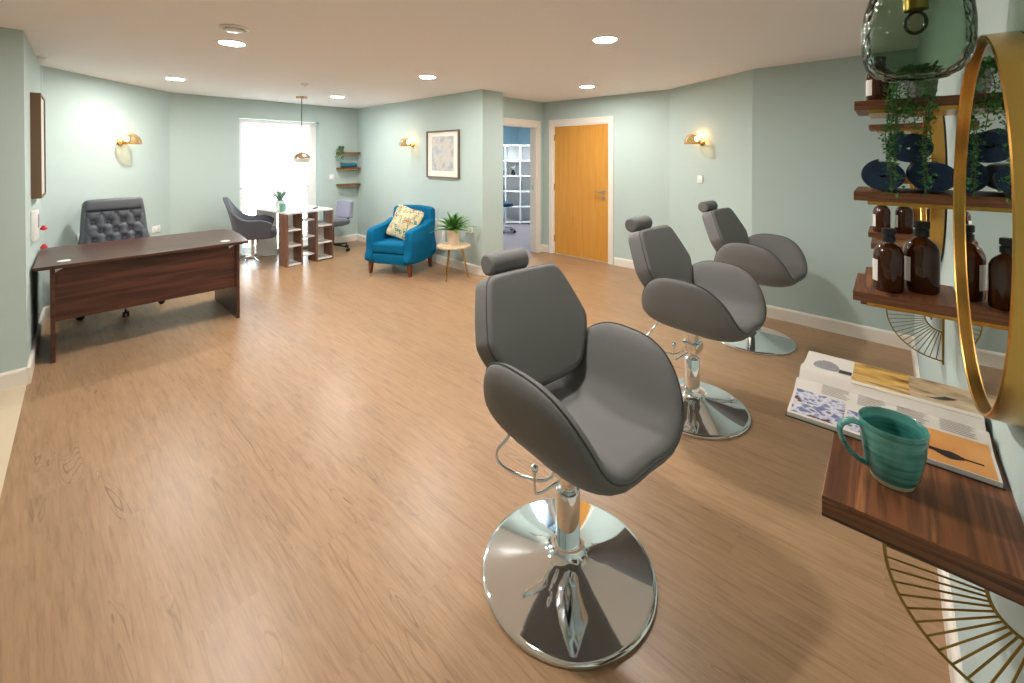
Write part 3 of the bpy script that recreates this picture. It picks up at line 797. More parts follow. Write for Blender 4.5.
printed('photograph', M['photo_beige'], .026, .223, -.164, -.045)
printed('photograph', M['photo_gold'], .026, .223, -.045, .07)
printed('photograph', M['print_dark'], .075, .125, .072, .10)
b = MB()
for i in range(12):
    ry = .03; x0 = .12-.05+.1*i/12; x1 = x0+.1/12; xm = (x0+x1)/2; hh = ry*math.sqrt(max(0, 1-((xm-.12)/.05)**2))
    b._add(*patch(x0, x1, .13-hh, .13+hh, .0004, 1))
b.build('photograph', M['print_grey'], t)
b = MB()
for i in range(10):
    xx = .07+.06*i/10; yy = -.085-.04*i/10; b._add(*patch(xx, xx+.006, yy-.012, yy+.012, .0008, 1))
b.build('silhouette', M['print_dark'], t)
# dark silhouettes inside the sunset photograph
b = MB()
b._add(*patch(-.20, -.10, -.032, -.008, .0007)); b._add(*patch(-.158, -.146, -.10, -.03, .0007))
for i in range(10):
    y0 = -.075-.05*i/10; w = .014*math.sin(PI*(i+.5)/10); b._add(*patch(-.158-w, -.158+w, y0-.005, y0, .0008, 3))
b._add(*patch(-.160, -.154, -.148, -.12, .0007))
b.build('silhouette', M['print_dark'], t)
rnd = random.Random(5)
def text_block(rows):
    b = MB()
    for r_ in rows: b._add(*patch(*r_, .0005, 1))
    b.build('text_lines', M['print_text'], t)
for c in range(4):
    y0 = .125-.072*c; text_block([(-.024-.0048*i-.0009, -.024-.0048*i+.0009, y0-.056*rnd.uniform(.8, 1), y0) for i in range(10)])

# ------------------------------------------------------------------ reception desk and its chair
t = thing('reception_desk', 'dark walnut desk with panel ends beside the left wall', 'desk', (.03, 4.63, 0), R(-1.5))
W_ = 1.38
b = MB(); top = [(0, 0), (W_, 0)]+[(W_+.06*math.sin(PI*i/10*.5), .95*i/10) for i in range(1, 9)]+[(W_-.0, .95), (.03, .95)]
b.prism([(x, y) for x, y in top], .705, .73); b.build('desktop', M['desk'], t, smooth=False, bevel=.003)
for x in (.086, 1.285):
    b = MB(); b.box(x, .03, 0, x+.026, .83, .705); b.build('side_panel', M['desk'], t, smooth=False, bevel=.002)
b = MB(); b.box(.112, .055, .30, 1.285, .075, .70); b.build('modesty_panel', M['desk'], t, smooth=False)
for x, y in ((.16, .16), (1.22, .14)):
    b = MB(); b.lathe([(1e-5, .73), (.038, .73), (.038, .733), (.03, .735), (1e-5, .735)], 24, Matrix.Translation((x, y, 0))); b.build('cable_grommet', M['white_plastic'], t)
for x in (.112, 1.225):
    b = MB(); b._add([(x, .03, .705), (x+.05, .03, .705), (x, .03, .675), (x, .055, .705), (x+.05, .055, .705), (x, .055, .675)], [(0, 1, 2), (3, 5, 4), (0, 3, 4, 1), (1, 4, 5, 2), (0, 2, 5, 3)]); b.build('corner_bracket', M['steel'], t, smooth=False)

def five_star(t, m, r, z, castor=True, n=5, a0=0, name='base_leg', thick=.016, glide=False):
    for k in range(n):
        a = a0+2*PI*k/n; c, s_ = math.cos(a), math.sin(a)
        b = MB(); b.tube([(.02*c, .02*s_, z+.02), (.5*r*c, .5*r*s_, z+.005), (r*c, r*s_, z-.01)], thick, 10, rads=[thick*1.1, thick, thick*.7]); lg = b.build(name, m, t)
        if castor:
            b = MB()
            for q in (-.014, .014):
                px_, py_ = r*c-s_*q, r*s_+c*q
                b.cyl((px_-s_*.008, py_+c*.008, .026), (px_+s_*.008, py_-c*.008, .026), .026)
            b.cyl((r*c, r*s_, .03), (r*c, r*s_, z-.012), .008); b.build('castor', M['black'], lg)
        elif glide:
            b = MB(); b.lathe([(1e-5, 0), (.022, 0), (.022, .008), (.008, .014), (.008, z), (1e-5, z)], 16, Matrix.Translation((r*c, r*s_, 0))); b.build('glide', m, lg)

t = thing('office_chair', 'charcoal button-tufted office chair behind the walnut desk', 'chair', (.635, 5.79, 0), R(4))
t.scale = (1.06, 1.04, 1.0)
def tuft(x, y, z):
    if y < 0:
        d = 0
        for (bx, bz) in BT:
            d += .028*math.exp(-((x-bx)**2+(z-bz)**2)/.0011)
        y += d
    return (x, y+.25*x*x*-1, z)
BT = [(-.16+.107*i, .36) for i in range(4)]+[(-.107+.107*i, .27) for i in range(3)]+[(-.16+.107*i, .18) for i in range(4)]+[(-.107+.107*i, .09) for i in range(3)]
mtb = Matrix.Translation((0, .22, .50)) @ Matrix.Rotation(R(-9), 4, 'X')
# dense tufted grid panel
b = MB(); vs, fs = [], []; nx, nz = 56, 52
for j in range(nz+1):
    for i in range(nx+1):
        z = .02+.44*j/nz; x = (-.235+.47*i/nx)*(.90+.10*(1-j/nz)); e = min(1, min(i, nx-i)/4, min(j+2, nz-j+3)/4)
        y = -.05-.03*math.sin(PI/2*e)
        for bx, bz in BT: y += .034*math.exp(-((x-bx)**2+(z-bz)**2)/.0009)
        # diagonal pleats between buttons
        d1_ = (x+.16)/.107+(z-.36)/.18; d2_ = (x+.16)/.107-(z-.36)/.18
        for d_ in (d1_, d2_):
            f = abs(d_-round(d_))*2
            y += .011*math.exp(-(f/.2)**2)
        vs.append(tuple(mtb @ Vector((x, y, z))))
for j in range(nz):
    for i in range(nx):
        a = j*(nx+1)+i; fs.append((a, a+1, a+nx+2, a+nx+1))
b._add(vs, fs); b.build('tufted_panel', M['charcoal'], t, ang=80)
ol = smooth_outline([(-.245, 0), (.245, 0), (.245, .25), (.228, .5), (.208, .585), (.14, .60), (-.14, .60), (-.208, .585), (-.228, .5), (-.245, .25)], 5)
b = MB(); b.pad(ol, .09, .004, .03, None, mtb); b.build('backrest', M['charcoal'], t, ang=60)
b = MB(); b.rbox(-.212, -.085, .475, .212, -.03, .595, .028, 4, mtb); b.build('head_band', M['charcoal'], t, ang=60)
for bx, bz in BT:
    b = MB(); b.sphere(mtb @ Vector((bx, -.05, bz)), .011, 1, .5, 1, 10, 6); b.build('button', M['charcoal'], t)
b = MB(); b.rbox(-.26, -.28, .41, .26, .24, .51, .04, 4); b.build('seat', M['charcoal'], t, ang=60)
b = MB(); b.cyl((0, 0, .10), (0, 0, .41), .028); b.build('gas_column', M['black'], t)
five_star(t, M['steel'], .30, .085, a0=R(-95))

# ------------------------------------------------------------------ window corner: manicure table and chairs
TX0, TX1, TY0, TY1 = 2.335, 3.015, 6.23, 7.22
t = thing('manicure_table', 'white topped table with open cube legs in front of the window', 'table', ((TX0+TX1)/2, (TY0+TY1)/2-.01, 0), R(4))
hx_, hy_ = (TX1-TX0)/2, (TY1-TY0)/2
b = MB(); b.box(-hx_, -hy_, .725, hx_, hy_, .75); b.build('tabletop', M['white_plastic'], t, smooth=False, bevel=.002)
def cube_unit(x0, x1, y0, y1, zs):
    b = MB()
    b.box(x0, y0, 0, x0+.02, y1, .725); b.box(x1-.02, y0, 0, x1, y1, .725)
    u = b.build('side_panel', M['walnut_light'], t, smooth=False)
    for z in zs:
        b = MB(); b.box(x0+.02, y0+.005, z, x1-.02, y1-.005, z+.02); b.build('shelf', M['white_plastic'], t, smooth=False)
    b = MB(); b.box(x0+.02, y1-.012, .03, x1-.02, y1-.002, .46); b.build('back_panel', M['white_plastic'], t, smooth=False)
cube_unit(-hx_, -hx_+.22, -hy_, -hy_+.25, (.01, .27, .49))
cube_unit(hx_-.26, hx_, -hy_+.0, -hy_+.25, (.02, .25, .50))
for z in (.10, .36, .60):
    b = MB(); b.box(-hx_+.22, -hy_+.06, z, hx_-.26, -hy_+.22, z+.02); b.build('bridge_shelf', M['white_plastic'], t, smooth=False)
b = MB(); b.box(-hx_, hy_-.02, .0, -hx_+.30, hy_, .725); b.box(hx_-.3, hy_-.02, 0, hx_, hy_, .725); b.build('rear_panel', M['white_plastic'], t, smooth=False)

def rosette(b, c, n, l, w, rnd, tilt0=25, tilt1=75, curl=.3):
    for i in range(n):
        a = i*2.4; ti = R(tilt1+(tilt0-tilt1)*i/n); d = Vector((math.cos(a)*math.cos(ti), math.sin(a)*math.cos(ti), math.sin(ti))); side = Vector((-math.sin(a), math.cos(a), 0)); up = d.cross(side)*-1
        ll = l*rnd.uniform(.8, 1.1); K_ = 7; prev = None; vs, fs = [], []
        for k in range(K_+1):
            f = k/K_; p = Vector(c)+d*ll*f+Vector((0, 0, -curl*ll*f*f)); ww = w*math.sin(PI*min(1, .12+.88*f))**.7*(1 if f < 1 else 0)+.0008
            vs += [tuple(p-side*ww), tuple(p-up*ww*.35), tuple(p+side*ww), tuple(p+up*ww*.25)]
        for k in range(K_):
            for q in range(4): fs.append((4*k+q, 4*k+(q+1) % 4, 4*k+4+(q+1) % 4, 4*k+4+q))
        b._add(vs, fs)
rnd = random.Random(2)
t = thing('potted_succulent', 'grey-green spiky succulent in a white pot on the window table', 'plant', (2.475, 6.72, .75))
b = MB(); b.lathe([(1e-5, 0), (.05, 0), (.06, .02), (.062, .13), (.055, .13), (.053, .118), (1e-5, .118)], 32); b.build('pot', M['pot_white'], t)
b = MB(); rosette(b, (0, 0, .115), 24, .20, .014, rnd, 20, 85, .05); b.build('foliage', M['leaf_blue'], t, ang=60)
t = thing('cup', 'pale green cup on the window table in front of the succulent', 'cup', (2.40, 6.42, .75))
b = MB(); b.lathe([(1e-5, 0), (.034, 0), (.045, .09), (.048, .11), (.044, .11), (.04, .02), (1e-5, .015)], 32); b.build('body', mat('pale_green_glaze', srgb(120, 180, 164), .3), t)
b = MB(); b.tube(curve_path([(.043, 0, .09), (.07, 0, .088), (.072, 0, .055), (.04, 0, .035)], 6), .006); b.build('handle', bpy.data.materials['pale_green_glaze'], t)
t = thing('nail_file_tray', 'small dark manicure tool on a paper sheet on the window table', 'manicure tool', (2.86, 6.42, .75), R(50))
b = MB(); b.box(-.10, -.07, 0, .10, .07, .002); b.build('paper_sheet', M['paper'], t, smooth=False)
b = MB(); b.rbox(-.08, -.018, .002, .08, .018, .02, .006); b.build('tool', M['tray'], t)

# copper pendant over the table
t = thing('copper_pendant', 'small copper and glass pendant lamp hanging before the window', 'light', (2.64, 6.36, H))
t.scale = (1.22, 1.22, 1)
zc = 1.505-H
b = MB(); pr = [(.012, zc+.085), (.03, zc+.08), (.06, zc+.062), (.085, zc+.03), (.093, zc+.0), (.091, zc)]
b.lathe([(r_, z) for r_, z in pr]+[(r_-.003, z-.002) for r_, z in pr[::-1]], 40); b.build('copper_cap', M['copper'], t, ang=60)
b = MB(); b.lathe([(.092, zc), (.09, zc-.025), (.075, zc-.05), (.055, zc-.06)], 40)
caps = [f for f in b.bm.faces if len(f.verts) > 4]; bmesh.ops.delete(b.bm, geom=caps, context='FACES_ONLY'); b.build('glass_bowl', M['pot_white'], t, ang=60)
b = MB(); b.cyl((0, 0, zc+.08), (0, 0, -.02), .004); b.build('cord', M['black'], t)
b = MB(); b.lathe([(1e-5, -.028), (.055, -.024), (.06, 0), (1e-5, 0)], 32); b.build('ceiling_rose', M['copper'], t)

# tub chair left of the table, facing +X
t = thing('tub_chair', 'charcoal tub chair on chrome star base left of the window table', 'chair', (2.13, 6.78, 0), R(68))
t.scale = (1.04, 1.04, 1.04)
# local: faces -Y ; shell as curved wall
b = MB(); vs, fs = [], []; n = 40; nz = 8
def tub(f, h, off):
    rx_, ry_ = .31-off, .27-off
    if f < .22: x, y, back = rx_, -.25+.25*f/.22, 0
    elif f > .78: x, y, back = -rx_, -.25+.25*(1-f)/.22, 0
    else:
        a = PI*(f-.22)/.56; x, y, back = rx_*math.cos(a), ry_*math.sin(a), math.sin(a)
    fr = min(1, min(f, 1-f)/.12)
    zt = .56+.07*fr**.5+.30*back**2.2
    z = .37+(zt-.37)*h
    spread = .80+.20*h
    return (x*spread, y*spread+.07*h*back*h, z)
for side, off in ((0, 0), (1, .055)):
    for j in range(nz+1):
        for i in range(n+1): vs.append(tub(i/n, j/nz, off))
o_ = (nz+1)*(n+1)
for s_ in (0, 1):
    for j in range(nz):
        for i in range(n):
            a = s_*o_+j*(n+1)+i; fs.append((a, a+1, a+n+2, a+n+1))
for i in range(n):
    fs.append((nz*(n+1)+i, nz*(n+1)+i+1, o_+nz*(n+1)+i+1, o_+nz*(n+1)+i)); fs.append((i, i+1, o_+i+1, o_+i))
for j in range(nz):
    for i in (0, n): fs.append((j*(n+1)+i, (j+1)*(n+1)+i, o_+(j+1)*(n+1)+i, o_+j*(n+1)+i))
b._add(vs, fs); b.build('tub_shell', M['charcoal_fabric'], t, ang=60, bevel=.012)
b = MB(); b.pad(smooth_outline([(-.2, -.27), (.2, -.27), (.25, -.05), (.21, .19), (0, .25), (-.21, .19), (-.25, -.05)], 6), .10, .02, .03, None, Matrix.Translation((0, 0, .42)) @ Matrix.Rotation(R(90), 4, 'X') @ Matrix.Scale(-1, 4, (0, 0, 1))); b.build('seat', M['charcoal_fabric'], t, ang=60)
b = MB(); b.cyl((0, 0, .09), (0, 0, .375), .022); b.rbox(-.1, -.1, .36, .1, .1, .375, .004); b.build('gas_column', M['chrome'], t)
b = MB(); b.tube([(.03, -.02, .35), (.15, -.05, .33), (.17, -.05, .27)], .007); b.build('lever', M['black'], t)
five_star(t, M['chrome'], .29, .085, castor=False, n=4, a0=R(20), thick=.013, glide=True)

# task chair right of the table, facing -X
t = thing('task_chair', 'small lilac-grey task chair on black castors right of the window table', 'chair', (3.28, 6.74, 0), R(-80))
ol = smooth_outline([(-.17, 0), (.17, 0), (.19, .06), (.185, .22), (.15, .28), (-.15, .28), (-.185, .22), (-.19, .06)], 5)
b = MB(); b.pad(ol, .07, .012, .025, lambda x, y, z: (x, y-.5*x*x, z), Matrix.Translation((0, .22, .515)) @ Matrix.Rotation(R(-8), 4, 'X')); b.build('backrest', M['lilac'], t, ang=60)
b = MB(); b.pad(smooth_outline([(-.17, -.2), (.17, -.2), (.2, 0), (.18, .18), (0, .2), (-.18, .18), (-.2, 0)], 5), .075, .01, .025, None, Matrix.Translation((0, 0, .46)) @ Matrix.Rotation(R(90), 4, 'X')); b.build('seat', M['charcoal_fabric'], t, ang=60)
b = MB(); b.tube(curve_path([(0, .05, .405), (0, .22, .40), (0, .285, .46), (0, .285, .56), (0, .275, .66)], 6), .02); b.rbox(-.08, -.09, .395, .08, .09, .425, .008); b.build('back_support', M['black'], t)
b = MB(); b.cyl((0, 0, .10), (0, 0, .40), .024); b.build('gas_column', M['black'], t)
five_star(t, M['black'], .27, .085, a0=R(20))

# corner shelves on window wall
def cshelf(label, z):
    t = thing('corner_shelf', label, 'shelf', (3.60, 7.27, z), 0, 'small walnut shelves in the window corner')
    b = MB(); b.box(0, -.17, -.028, .37, -.002, 0); b.build('shelf_board', M['walnut'], t, smooth=False, bevel=.001)
    b = MB(); b.box(.01, -.15, -.04, .36, -.002, -.028); b.build('brass_support', M['brass'], t, smooth=False)
    return t
cs = cshelf('top small walnut shelf in the far window corner, with trailing plant', 1.60)
dup(cs, (3.60, 7.27, 1.325), 0, 'middle small walnut shelf in the far window corner, with teal towels')
dup(cs, (3.60, 7.27, 1.04), 0, 'empty bottom small walnut shelf in the far window corner')
ct = make_towel('rolled teal towel at the left of the middle corner shelf', 'rolled teal towels on the corner shelf', .05, .13, M['teal_towel'])
ct.location = (3.66, 7.19, 1.325+.0475); ct.rotation_euler.z = 0
dup(ct, (3.80, 7.19, 1.325+.0475), 0, 'rolled teal towel at the right of the middle corner shelf')
trailing('small trailing green plant at the left end of the top corner shelf', (3.65, 7.18, 1.60),
         [[(-.02, -.02, .06), (-.06, -.03, .05), (-.075, -.03, -.04), (-.075, -.03, -.16)], [(-.0, -.04, .06), (-.04, -.09, .05), (-.06, -.108, -.03), (-.062, -.11, -.24)], [(-.02, .0, .06), (-.06, .02, .04), (-.08, .02, -.05), (-.085, .02, -.10)], [(0, -.04, .07), (-.03, -.11, .05), (-.03, -.115, -.05), (-.03, -.118, -.12)]],
         .042, .07, M['pot_grey'], .022, .016, seed=9, crown=80)

# ------------------------------------------------------------------ armchair, cushion, side table
AX, AY, AR = 3.355, 4.93, R(-67.5)
t = thing('armchair', 'teal blue upholstered armchair in front of the picture wall', 'armchair', (AX, AY, 0), AR)
t.scale = (.93, .96, .97)
# local faces -Y: width .72 depth .68
for x0, x1, sg in ((-.37, -.25, -1), (.25, .37, 1)):
    b = MB(); prof = smooth_outline([(-.325, .17), (-.335, .35), (-.33, .53), (-.285, .60), (-.1, .625), (.10, .65), (.25, .69), (.30, .64), (.31, .40), (.30, .17)], 5)
    n = len(prof); mid = [(-.33+.64*0, 0)]
    outl = [(p[0], p[1]) for p in prof]
    mtx = Matrix(((0, 1, 0, (x0+x1)/2), (1, 0, 0, 0), (0, 0, 1, 0), (0, 0, 0, 1)))
    b.pad(outl, .115, .006, .035, None, mtx); b.build('arm', M['teal'], t, ang=60)
b = MB(); b.pad(smooth_outline([(-.34, .17), (.34, .17), (.345, .5), (.34, .76), (.29, .85), (0, .875), (-.29, .85), (-.34, .76), (-.345, .5)], 6), .13, .012, .04, lambda x, y, z: (x, y-.28*x*x*-1*0, z), Matrix.Translation((0, .25, .0)) @ Matrix.Translation((0, 0, .17)) @ Matrix.Rotation(R(-7), 4, 'X') @ Matrix.Translation((0, 0, -.17))); b.build('backrest', M['teal'], t, ang=60)
b = MB(); b.rbox(-.26, -.335, .29, .26, .22, .43, .035, 4); b.build('seat_cushion', M['teal'], t, ang=60)
b = MB(); b.rbox(-.27, -.325, .15, .27, .25, .285, .015, 3); b.build('seat_base', M['teal'], t, ang=60)
for x, y in ((-.31, -.28), (.31, -.28), (-.30, .27), (.30, .27)):
    b = MB(); sx = .02 if x > 0 else -.02; b._add([(x-.016+sx*.5, y-.016, 0), (x+.016+sx*.5, y-.016, 0), (x+.016+sx*.5, y+.016, 0), (x-.016+sx*.5, y+.016, 0), (x-.026, y-.026, .17), (x+.026, y-.026, .17), (x+.026, y+.026, .17), (x-.026, y+.026, .17)],
            [(3, 2, 1, 0), (4, 5, 6, 7), (0, 1, 5, 4), (1, 2, 6, 5), (2, 3, 7, 6), (3, 0, 4, 7)]); b.build('leg', M['beech'], t, smooth=False)
# cushion
b = MB(); sq = []
for i in range(48):
    a = 2*PI*i/48+PI/4; c, s_ = math.cos(a), math.sin(a); k = (abs(c)**14+abs(s_)**14)**(-1/14)*(.97+.03*(1-math.cos(4*a))/2*2); sq.append((.215*c*k, .215*s_*k))
mtc = Matrix.Translation(Vector((AX, AY, 0))) @ Matrix.Rotation(AR, 4, 'Z') @ Matrix.Translation((.05, .0, .632)) @ Matrix.Rotation(R(-24), 4, 'X') @ Matrix.Rotation(R(14), 4, 'Y')
b.pad(sq, .02, .055, .009, None)
o = b.build('cushion', M['leafprint'], None, ang=70); o.matrix_world = mtc
tag(o, 'cream leaf-print cushion leaning in the teal armchair', 'cushion')

t = thing('side_table', 'small round pale-topped side table with splayed brass legs beside the armchair', 'table', (3.555, 4.10, 0))
b = MB(); b.lathe([(1e-5, .40), (.20, .40), (.212, .405), (.212, .418), (.205, .42), (1e-5, .42)], 56); b.build('tabletop', M['pale_wood'], t, ang=40)
for a in (200, 320, 80):
    c, s_ = math.cos(R(a)), math.sin(R(a)); b = MB(); b.tube([(.10*c, .10*s_, .40), (.185*c, .185*s_, 0)], .009, 12, rads=[.012, .008]); b.build('leg', M['brass'], t)
t = thing('potted_plant', 'leafy green plant in a blush pot on the round side table', 'plant', (3.57, 4.12, .42))
t.scale = (1.15, 1.15, 1.15)
b = MB(); b.lathe([(1e-5, 0), (.058, 0), (.075, .16), (.078, .165), (.07, .165), (.067, .15), (1e-5, .15)], 40); b.build('pot', M['pot'], t, ang=40)
b = MB(); rosette(b, (0, 0, .15), 46, .31, .019, random.Random(4), 14, 84, .34); b.build('foliage', M['leaf'], t, ang=60)
b = MB(); b.lathe([(1e-5, .148), (.066, .149), (.066, .152), (1e-5, .153)], 24); b.build('soil', M['soil'], t)

# ------------------------------------------------------------------ wall fittings
def on_wall(p0, p1, f, z):
    """position at fraction f along the wall, heading such that local -Y faces the room"""
    mt, l = frame_of(p0, p1); p = mt @ Vector((f*l, 0, z)); d = Vector((p1[0]-p0[0], p1[1]-p0[1])); return p, math.atan2(d.y, d.x)+PI
def make_sconce(label):
    t = thing('wall_sconce', label, 'wall light', group='half-dome wall sconces')
    b = MB(); b.lathe([(1e-5, 0), (.045, 0), (.045, .012), (.02, .02), (.012, .05), (1e-5, .05)], 32, Matrix.Rotation(R(90), 4, 'X')); b.tube(curve_path([(0, -.045, 0), (0, -.085, -.0), (0, -.11, .02)], 5), .009); b.build('bracket', M['brass'], t)
    b = MB(); pr = [(.10*math.sin(R(a)), .122*math.cos(R(a))) for a in range(2, 91, 8)]
    b.lathe(pr+[(r_-.003, z-.003) for r_, z in pr[::-1] if r_ > .004], 44, Matrix.Translation((-.0, -.118, -.02)))
    caps = [f for f in b.bm.faces if len(f.verts) > 4]; bmesh.ops.delete(b.bm, geom=caps, context='FACES_ONLY')
    sd = b.build('shade', M['amber_shade'], t, ang=60)
    b = MB(); b.tube([(.10*math.cos(2*PI*i/40), -.118+.10*math.sin(2*PI*i/40), -.021) for i in range(40)], .0035, 6, True); b.build('shade_rim', M['brass'], t)
    b = MB(); b.sphere((0, -.075, .035), .022, 1, 1, 1.2); b.build('bulb', M['bulb_warm'], t)
    return t
def wall_f(p0, p1, pt):
    a = Vector(p0); d = Vector(p1)-a; return (Vector(pt)-a).dot(d)/d.length_squared
p, a = on_wall(Cc, D, .545, 1.70)
sc = make_sconce('brass half-dome sconce glowing on the angled right wall'); sc.location = p; sc.rotation_euler.z = a
p, a = on_wall(Hh, I, .47, 1.71); dup(sc, p, a, 'brass half-dome sconce glowing on the wall above the teal armchair')
p, a = on_wall(J, K, .475, 1.70); dup(sc, p, a, 'brass half-dome sconce glowing on the wall behind the office chair')

def make_down(label):
    t = thing('downlight', label, 'light', group='recessed round downlights in the ceiling')
    b = MB(); b.lathe([(.078, -.001), (.082, -.006), (.098, -.004), (.104, 0), (.078, 0)], 48)
    caps = [f for f in b.bm.faces if len(f.verts) > 4]; bmesh.ops.delete(b.bm, geom=caps, context='FACES_ONLY'); b.build('trim_ring', M['white_plastic'], t)
    b = MB(); b.lathe([(1e-5, -.003), (.079, -.003), (.079, 0), (1e-5, 0)], 40); b.build('diffuser', M['lamp_disc'], t)
    return t
dn = make_down('round ceiling downlight nearest the air vent'); dn.location = (1.03, 3.70, H)
for x, y, l in ((1.10, 5.90, 'round ceiling downlight above the office chair and left sconce'), (2.98, 5.98, 'farthest round ceiling downlight, near the window corner'), (2.86, 3.72, 'round ceiling downlight in front of the framed picture wall'),
                (2.79, 1.55, 'large round ceiling downlight above the styling chairs'), (4.56, 2.78, 'round ceiling downlight in front of the oak door'), (.95, 1.5, 'round ceiling downlight almost overhead, above the open floor'),
                ):
    dup(dn, (x, y, H), 0, l)
t = thing('air_vent', 'round white ceiling air valve beside a downlight', 'vent', (.92, 3.25, H))
b = MB(); b.lathe([(.085, 0), (.09, -.006), (.07, -.014), (.055, -.004), (.05, 0)], 40); caps = [f for f in b.bm.faces if len(f.verts) > 4]; bmesh.ops.delete(b.bm, geom=caps, context='FACES_ONLY'); b.build('collar', M['white_plastic'], t)
b = MB(); b.lathe([(1e-5, -.026), (.045, -.024), (.052, -.018), (.045, -.008), (.01, -.002), (.01, 0), (1e-5, 0)], 40); b.build('valve_disc', M['white_plastic'], t)
b = MB(); b.lathe([(1e-5, -.0015), (.06, -.0015), (.06, 0), (1e-5, 0)], 32); b.build('duct', M['black'], t)
t = thing('smoke_detector', 'tiny white ceiling detector left of the middle downlight', 'detector', (2.18, 5.16, H))
b = MB(); b.lathe([(1e-5, -.03), (.03, -.026), (.04, -.008), (.045, 0), (1e-5, 0)], 28); b.build('body', M['white_plastic'], t)
b = MB(); b.lathe([(1e-5, -.036), (.012, -.034), (.014, -.028), (1e-5, -.028)], 16); b.build('sensor', M['steel'], t)

# framed print on art wall
p, a = on_wall(Hh, I, .12, 1.565)
f0 = wall_f(Hh, I, (3.9, 4.72)); p, a = on_wall(Hh, I, f0, 1.56)
t = thing('framed_print', 'framed pale abstract print above the side table', 'picture', p, a)
fw, fh = .74, .67
b = MB()
for (x0, z0, x1, z1) in ((-fw/2, -fh/2, -fw/2+.02, fh/2), (fw/2-.02, -fh/2, fw/2, fh/2), (-fw/2+.02, fh/2-.02, fw/2-.02, fh/2), (-fw/2+.02, -fh/2, fw/2-.02, -fh/2+.02)): b.box(x0, -.03, z0, x1, 0, z1)
b.build('frame', M['frame'], t, smooth=False)
b = MB(); b.box(-fw/2+.02, -.014, -fh/2+.02, fw/2-.02, -.001, fh/2-.02); b.build('mount', M['mount'], t, smooth=False)
b = MB(); b.box(-.25, -.016, -.235, .25, -.014, .255); b.build('print', M['abstract'], t, smooth=False)
# deep box frame on left wall
f0 = wall_f(K, L, (.05, 5.10)); p, a = on_wall(K, L, f0, 1.62)
t = thing('box_picture', 'deep bronze box-framed picture seen edge-on on the left wall', 'picture', p, a)
b = MB(); w2, h2 = .27, .40
for (x0, z0, x1, z1) in ((-w2, -h2, -w2+.015, h2), (w2-.015, -h2, w2, h2), (-w2+.015, h2-.015, w2-.015, h2), (-w2+.015, -h2, w2-.015, -h2+.015)): b.box(x0, -.055, z0, x1, 0, z1)
b.build('frame', M['bronze_edge'], t, smooth=False)
b = MB(); b.box(-w2+.015, -.047, -h2+.015, w2-.015, -.002, h2-.015); b.build('canvas', M['canvas'], t, smooth=False)

def plate(name, label, cat, p0, p1, pt, z, w=.086, h=.086, kind='switch', group=None):
    p, a = on_wall(p0, p1, wall_f(p0, p1, pt), z); t = thing(name, label, cat, p, a, group)
    b = MB(); b.rbox(-w/2, -.011, -h/2, w/2, 0, h/2, .004, 2); b.build('plate', M['white_plastic'], t)
    if kind == 'switch':
        b = MB(); b.rbox(-.012, -.016, -.018, .012, -.010, .018, .002, 1); b.build('rocker', M['white_plastic'], t)
    else:
        for x in (-.036, .036):
            b = MB(); b.rbox(x-.008, -.014, .018, x+.008, -.010, .034, .002, 1); b.build('rocker', M['white_plastic'], t)
            b = MB(); b.box(x-.002, -.0115, .0, x+.002, -.0109, .010); b.box(x-.012, -.0115, -.014, x-.006, -.0109, -.010); b.box(x+.006, -.0115, -.014, x+.012, -.0109, -.010); b.build('socket_holes', M['black'], t, smooth=False)
p, a = on_wall(Hh, I, wall_f(Hh, I, (3.9, 4.90)), .22)
t = thing('wall_heater', 'slim white panel heater on the wall behind the teal armchair', 'heater', p, a)
b = MB(); b.rbox(-.25, -.075, 0, .25, -.012, .42, .012, 3); b.build('panel', M['white_plastic'], t)
b = MB(); b.box(-.2, -.012, .05, .2, 0, .37); b.build('wall_bracket', M['white_plastic'], t, smooth=False)
plate('light_switch', 'white light switch on the angled right wall below the sconce', 'switch', Cc, D, (5.13, 1.62), 1.27)
plate('light_switch', 'white switch on the window wall left of the corner shelves', 'switch', I, J, (3.52, 7.26), 1.17)
plate('wall_socket', 'white double socket on the wall behind the side table', 'socket', Hh, I, (3.89, 4.16), .56, .146, .086, 'socket')
plate('wall_socket', 'white double socket left of the office chair back', 'socket', J, K, (.395, 6.285), .70, .146, .086, 'socket')
plate('wall_socket', 'white double socket right of the office chair back', 'socket', J, K, (1.10, 7.05), .60, .146, .086, 'socket')
p, a = on_wall(K, L, wall_f(K, L, (.02, 4.86)), 1.02)
t = thing('wall_intercom', 'white wall box on the left wall below the bronze picture', 'wall unit', p, a)
b = MB(); b.rbox(-.09, -.035, -.11, .09, 0, .11, .006, 2); b.build('case', M['white_plastic'], t)
b = MB(); b.rbox(-.06, -.038, -.02, .06, -.034, .08, .002, 1); b.build('panel', M['print_grey'], t)
p, a = on_wall(K, L, wall_f(K, L, (.04, 5.2)), .96)
t = thing('pull_cord', 'red emergency pull cord hanging by the left wall behind the desk', 'pull cord', (.103, 5.43, H))
b = MB(); b.cyl((0, 0, 0), (0, 0, .77-H), .0009, n=6); b.build('cord', M['white_plastic'], t)
for z in (.93-H, .77-H):
    b = MB(); b.lathe([(1e-5, -.025), (.022, -.018), (.022, -.008), (.008, .016), (1e-5, .018)], 12, Matrix.Translation((0, 0, z))); b.build('bangle', M['red'], t)
b = MB(); b.lathe([(1e-5, -.025), (.025, -.022), (.03, 0), (1e-5, 0)], 20); b.build('ceiling_switch', M['white_plastic'], t)

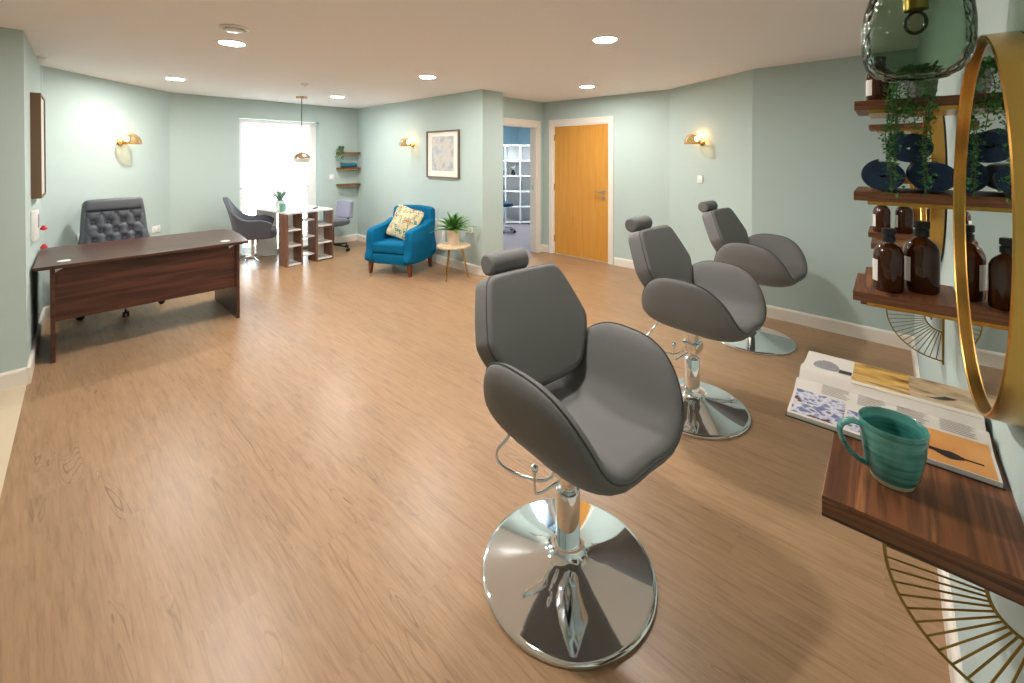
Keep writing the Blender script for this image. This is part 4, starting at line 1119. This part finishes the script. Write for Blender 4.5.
# ------------------------------------------------------------------ blue room contents
t = thing('cube_shelving', 'white open cube shelving unit inside the blue room', 'shelving', (7.35, 6.42, 0), R(-52))
cols, rows, cw, rh = 3, 5, .33, .345
w_ = cols*cw
b = MB()
for i in range(cols+1): b.box(-w_/2+i*cw-.014, -.19, 0, -w_/2+i*cw+.014, .19, rows*rh+.05)
b.build('uprights', M['white_plastic'], t, smooth=False)
for j in range(rows+1):
    b = MB(); b.box(-w_/2+.014, -.188, .04+j*rh-.012, w_/2-.014, .188, .04+j*rh+.012); b.build('shelf', M['white_plastic'], t, smooth=False)
b = MB(); b.box(-w_/2+.35, .17, .04, w_/2-.014, .186, rows*rh+.03); b.build('back_panel', M['white_plastic'], t, smooth=False)
mt7 = Matrix.Translation((7.35, 6.42, 0)) @ Matrix.Rotation(R(-52), 4, 'Z')
for j, (l) in enumerate(('folded navy towels on the second shelf of the cube unit', 'folded navy towels on the middle left shelf of the cube unit', 'folded navy towels on the upper left shelf of the cube unit')):
    z = .052+(j+1)*rh
    p = mt7 @ Vector((-w_/2+.165, -.02, z)); tt = thing('folded_towels', l, 'towels', p, R(-52), 'navy towel piles in the cube shelving')
    for k in range(2):
        b = MB(); b.rbox(-.12, -.13, .001+k*.055, .12, .13, .054+k*.055, .02, 3); b.build('towel', M['navy'], tt)
p = mt7 @ Vector((.0, -.02, .052+3*rh)); t = thing('flower_vase', 'white flowers in a dark vase on the cube shelving', 'vase', p)
b = MB(); b.lathe([(1e-5, 0), (.04, 0), (.05, .05), (.03, .10), (.035, .12), (1e-5, .115)], 20); b.build('vase', M['black'], t)
b = MB()
for i in range(9):
    a = i*2.4; b.sphere((.045*math.cos(a)*(i % 3)/2, .045*math.sin(a)*(i % 3)/2, .17+.02*(i % 3)), .035, n=8, m=6)
b.build('flowers', M['flower'], t)
b = MB(); b.cyl((0, 0, .1), (0, 0, .16), .006); b.build('stems', M['stem'], t)
t = thing('stool', 'round dark blue stool on chrome legs inside the blue room', 'stool', (6.35, 5.78, 0))
b = MB(); b.lathe([(1e-5, .52), (.16, .52), (.18, .535), (.18, .58), (.16, .60), (1e-5, .60)], 32); b.build('seat', M['navy'], t)
b = MB(); b.cyl((0, 0, .1), (0, 0, .52), .025); b.build('column', M['chrome'], t)
five_star(t, M['chrome'], .22, .085)

# ------------------------------------------------------------------ light, world, camera
w = bpy.data.worlds.new('daylight'); scene.world = w; w.use_nodes = True
bg = w.node_tree.nodes['Background']; bg.inputs[0].default_value = (.86, .93, 1, 1); bg.inputs[1].default_value = 11

cam = bpy.data.cameras.new('camera'); co = bpy.data.objects.new('camera', cam); C.objects.link(co)
co.location = (0, 0, 1.55)
FPX = 428.0; PITCH = .5; YAW = 41.3
co.rotation_euler = (R(90-PITCH), 0, R(YAW-90+ (0)))
cam.sensor_width = 36; cam.lens = FPX/1024*36
y0 = 155+FPX*math.tan(R(PITCH))
cam.shift_y = -(341.5-y0)/1024
cam.clip_start = .02
scene.camera = co
# yaw: view direction is (cos 41.3, sin 41.3) = toward +X +Y
co.rotation_euler.z = R(-90+41.3)

vs_ = scene.view_settings
vs_.view_transform = 'Standard'; vs_.look = 'None'; vs_.gamma = 1; vs_.exposure = .3; vs_.use_curve_mapping = False
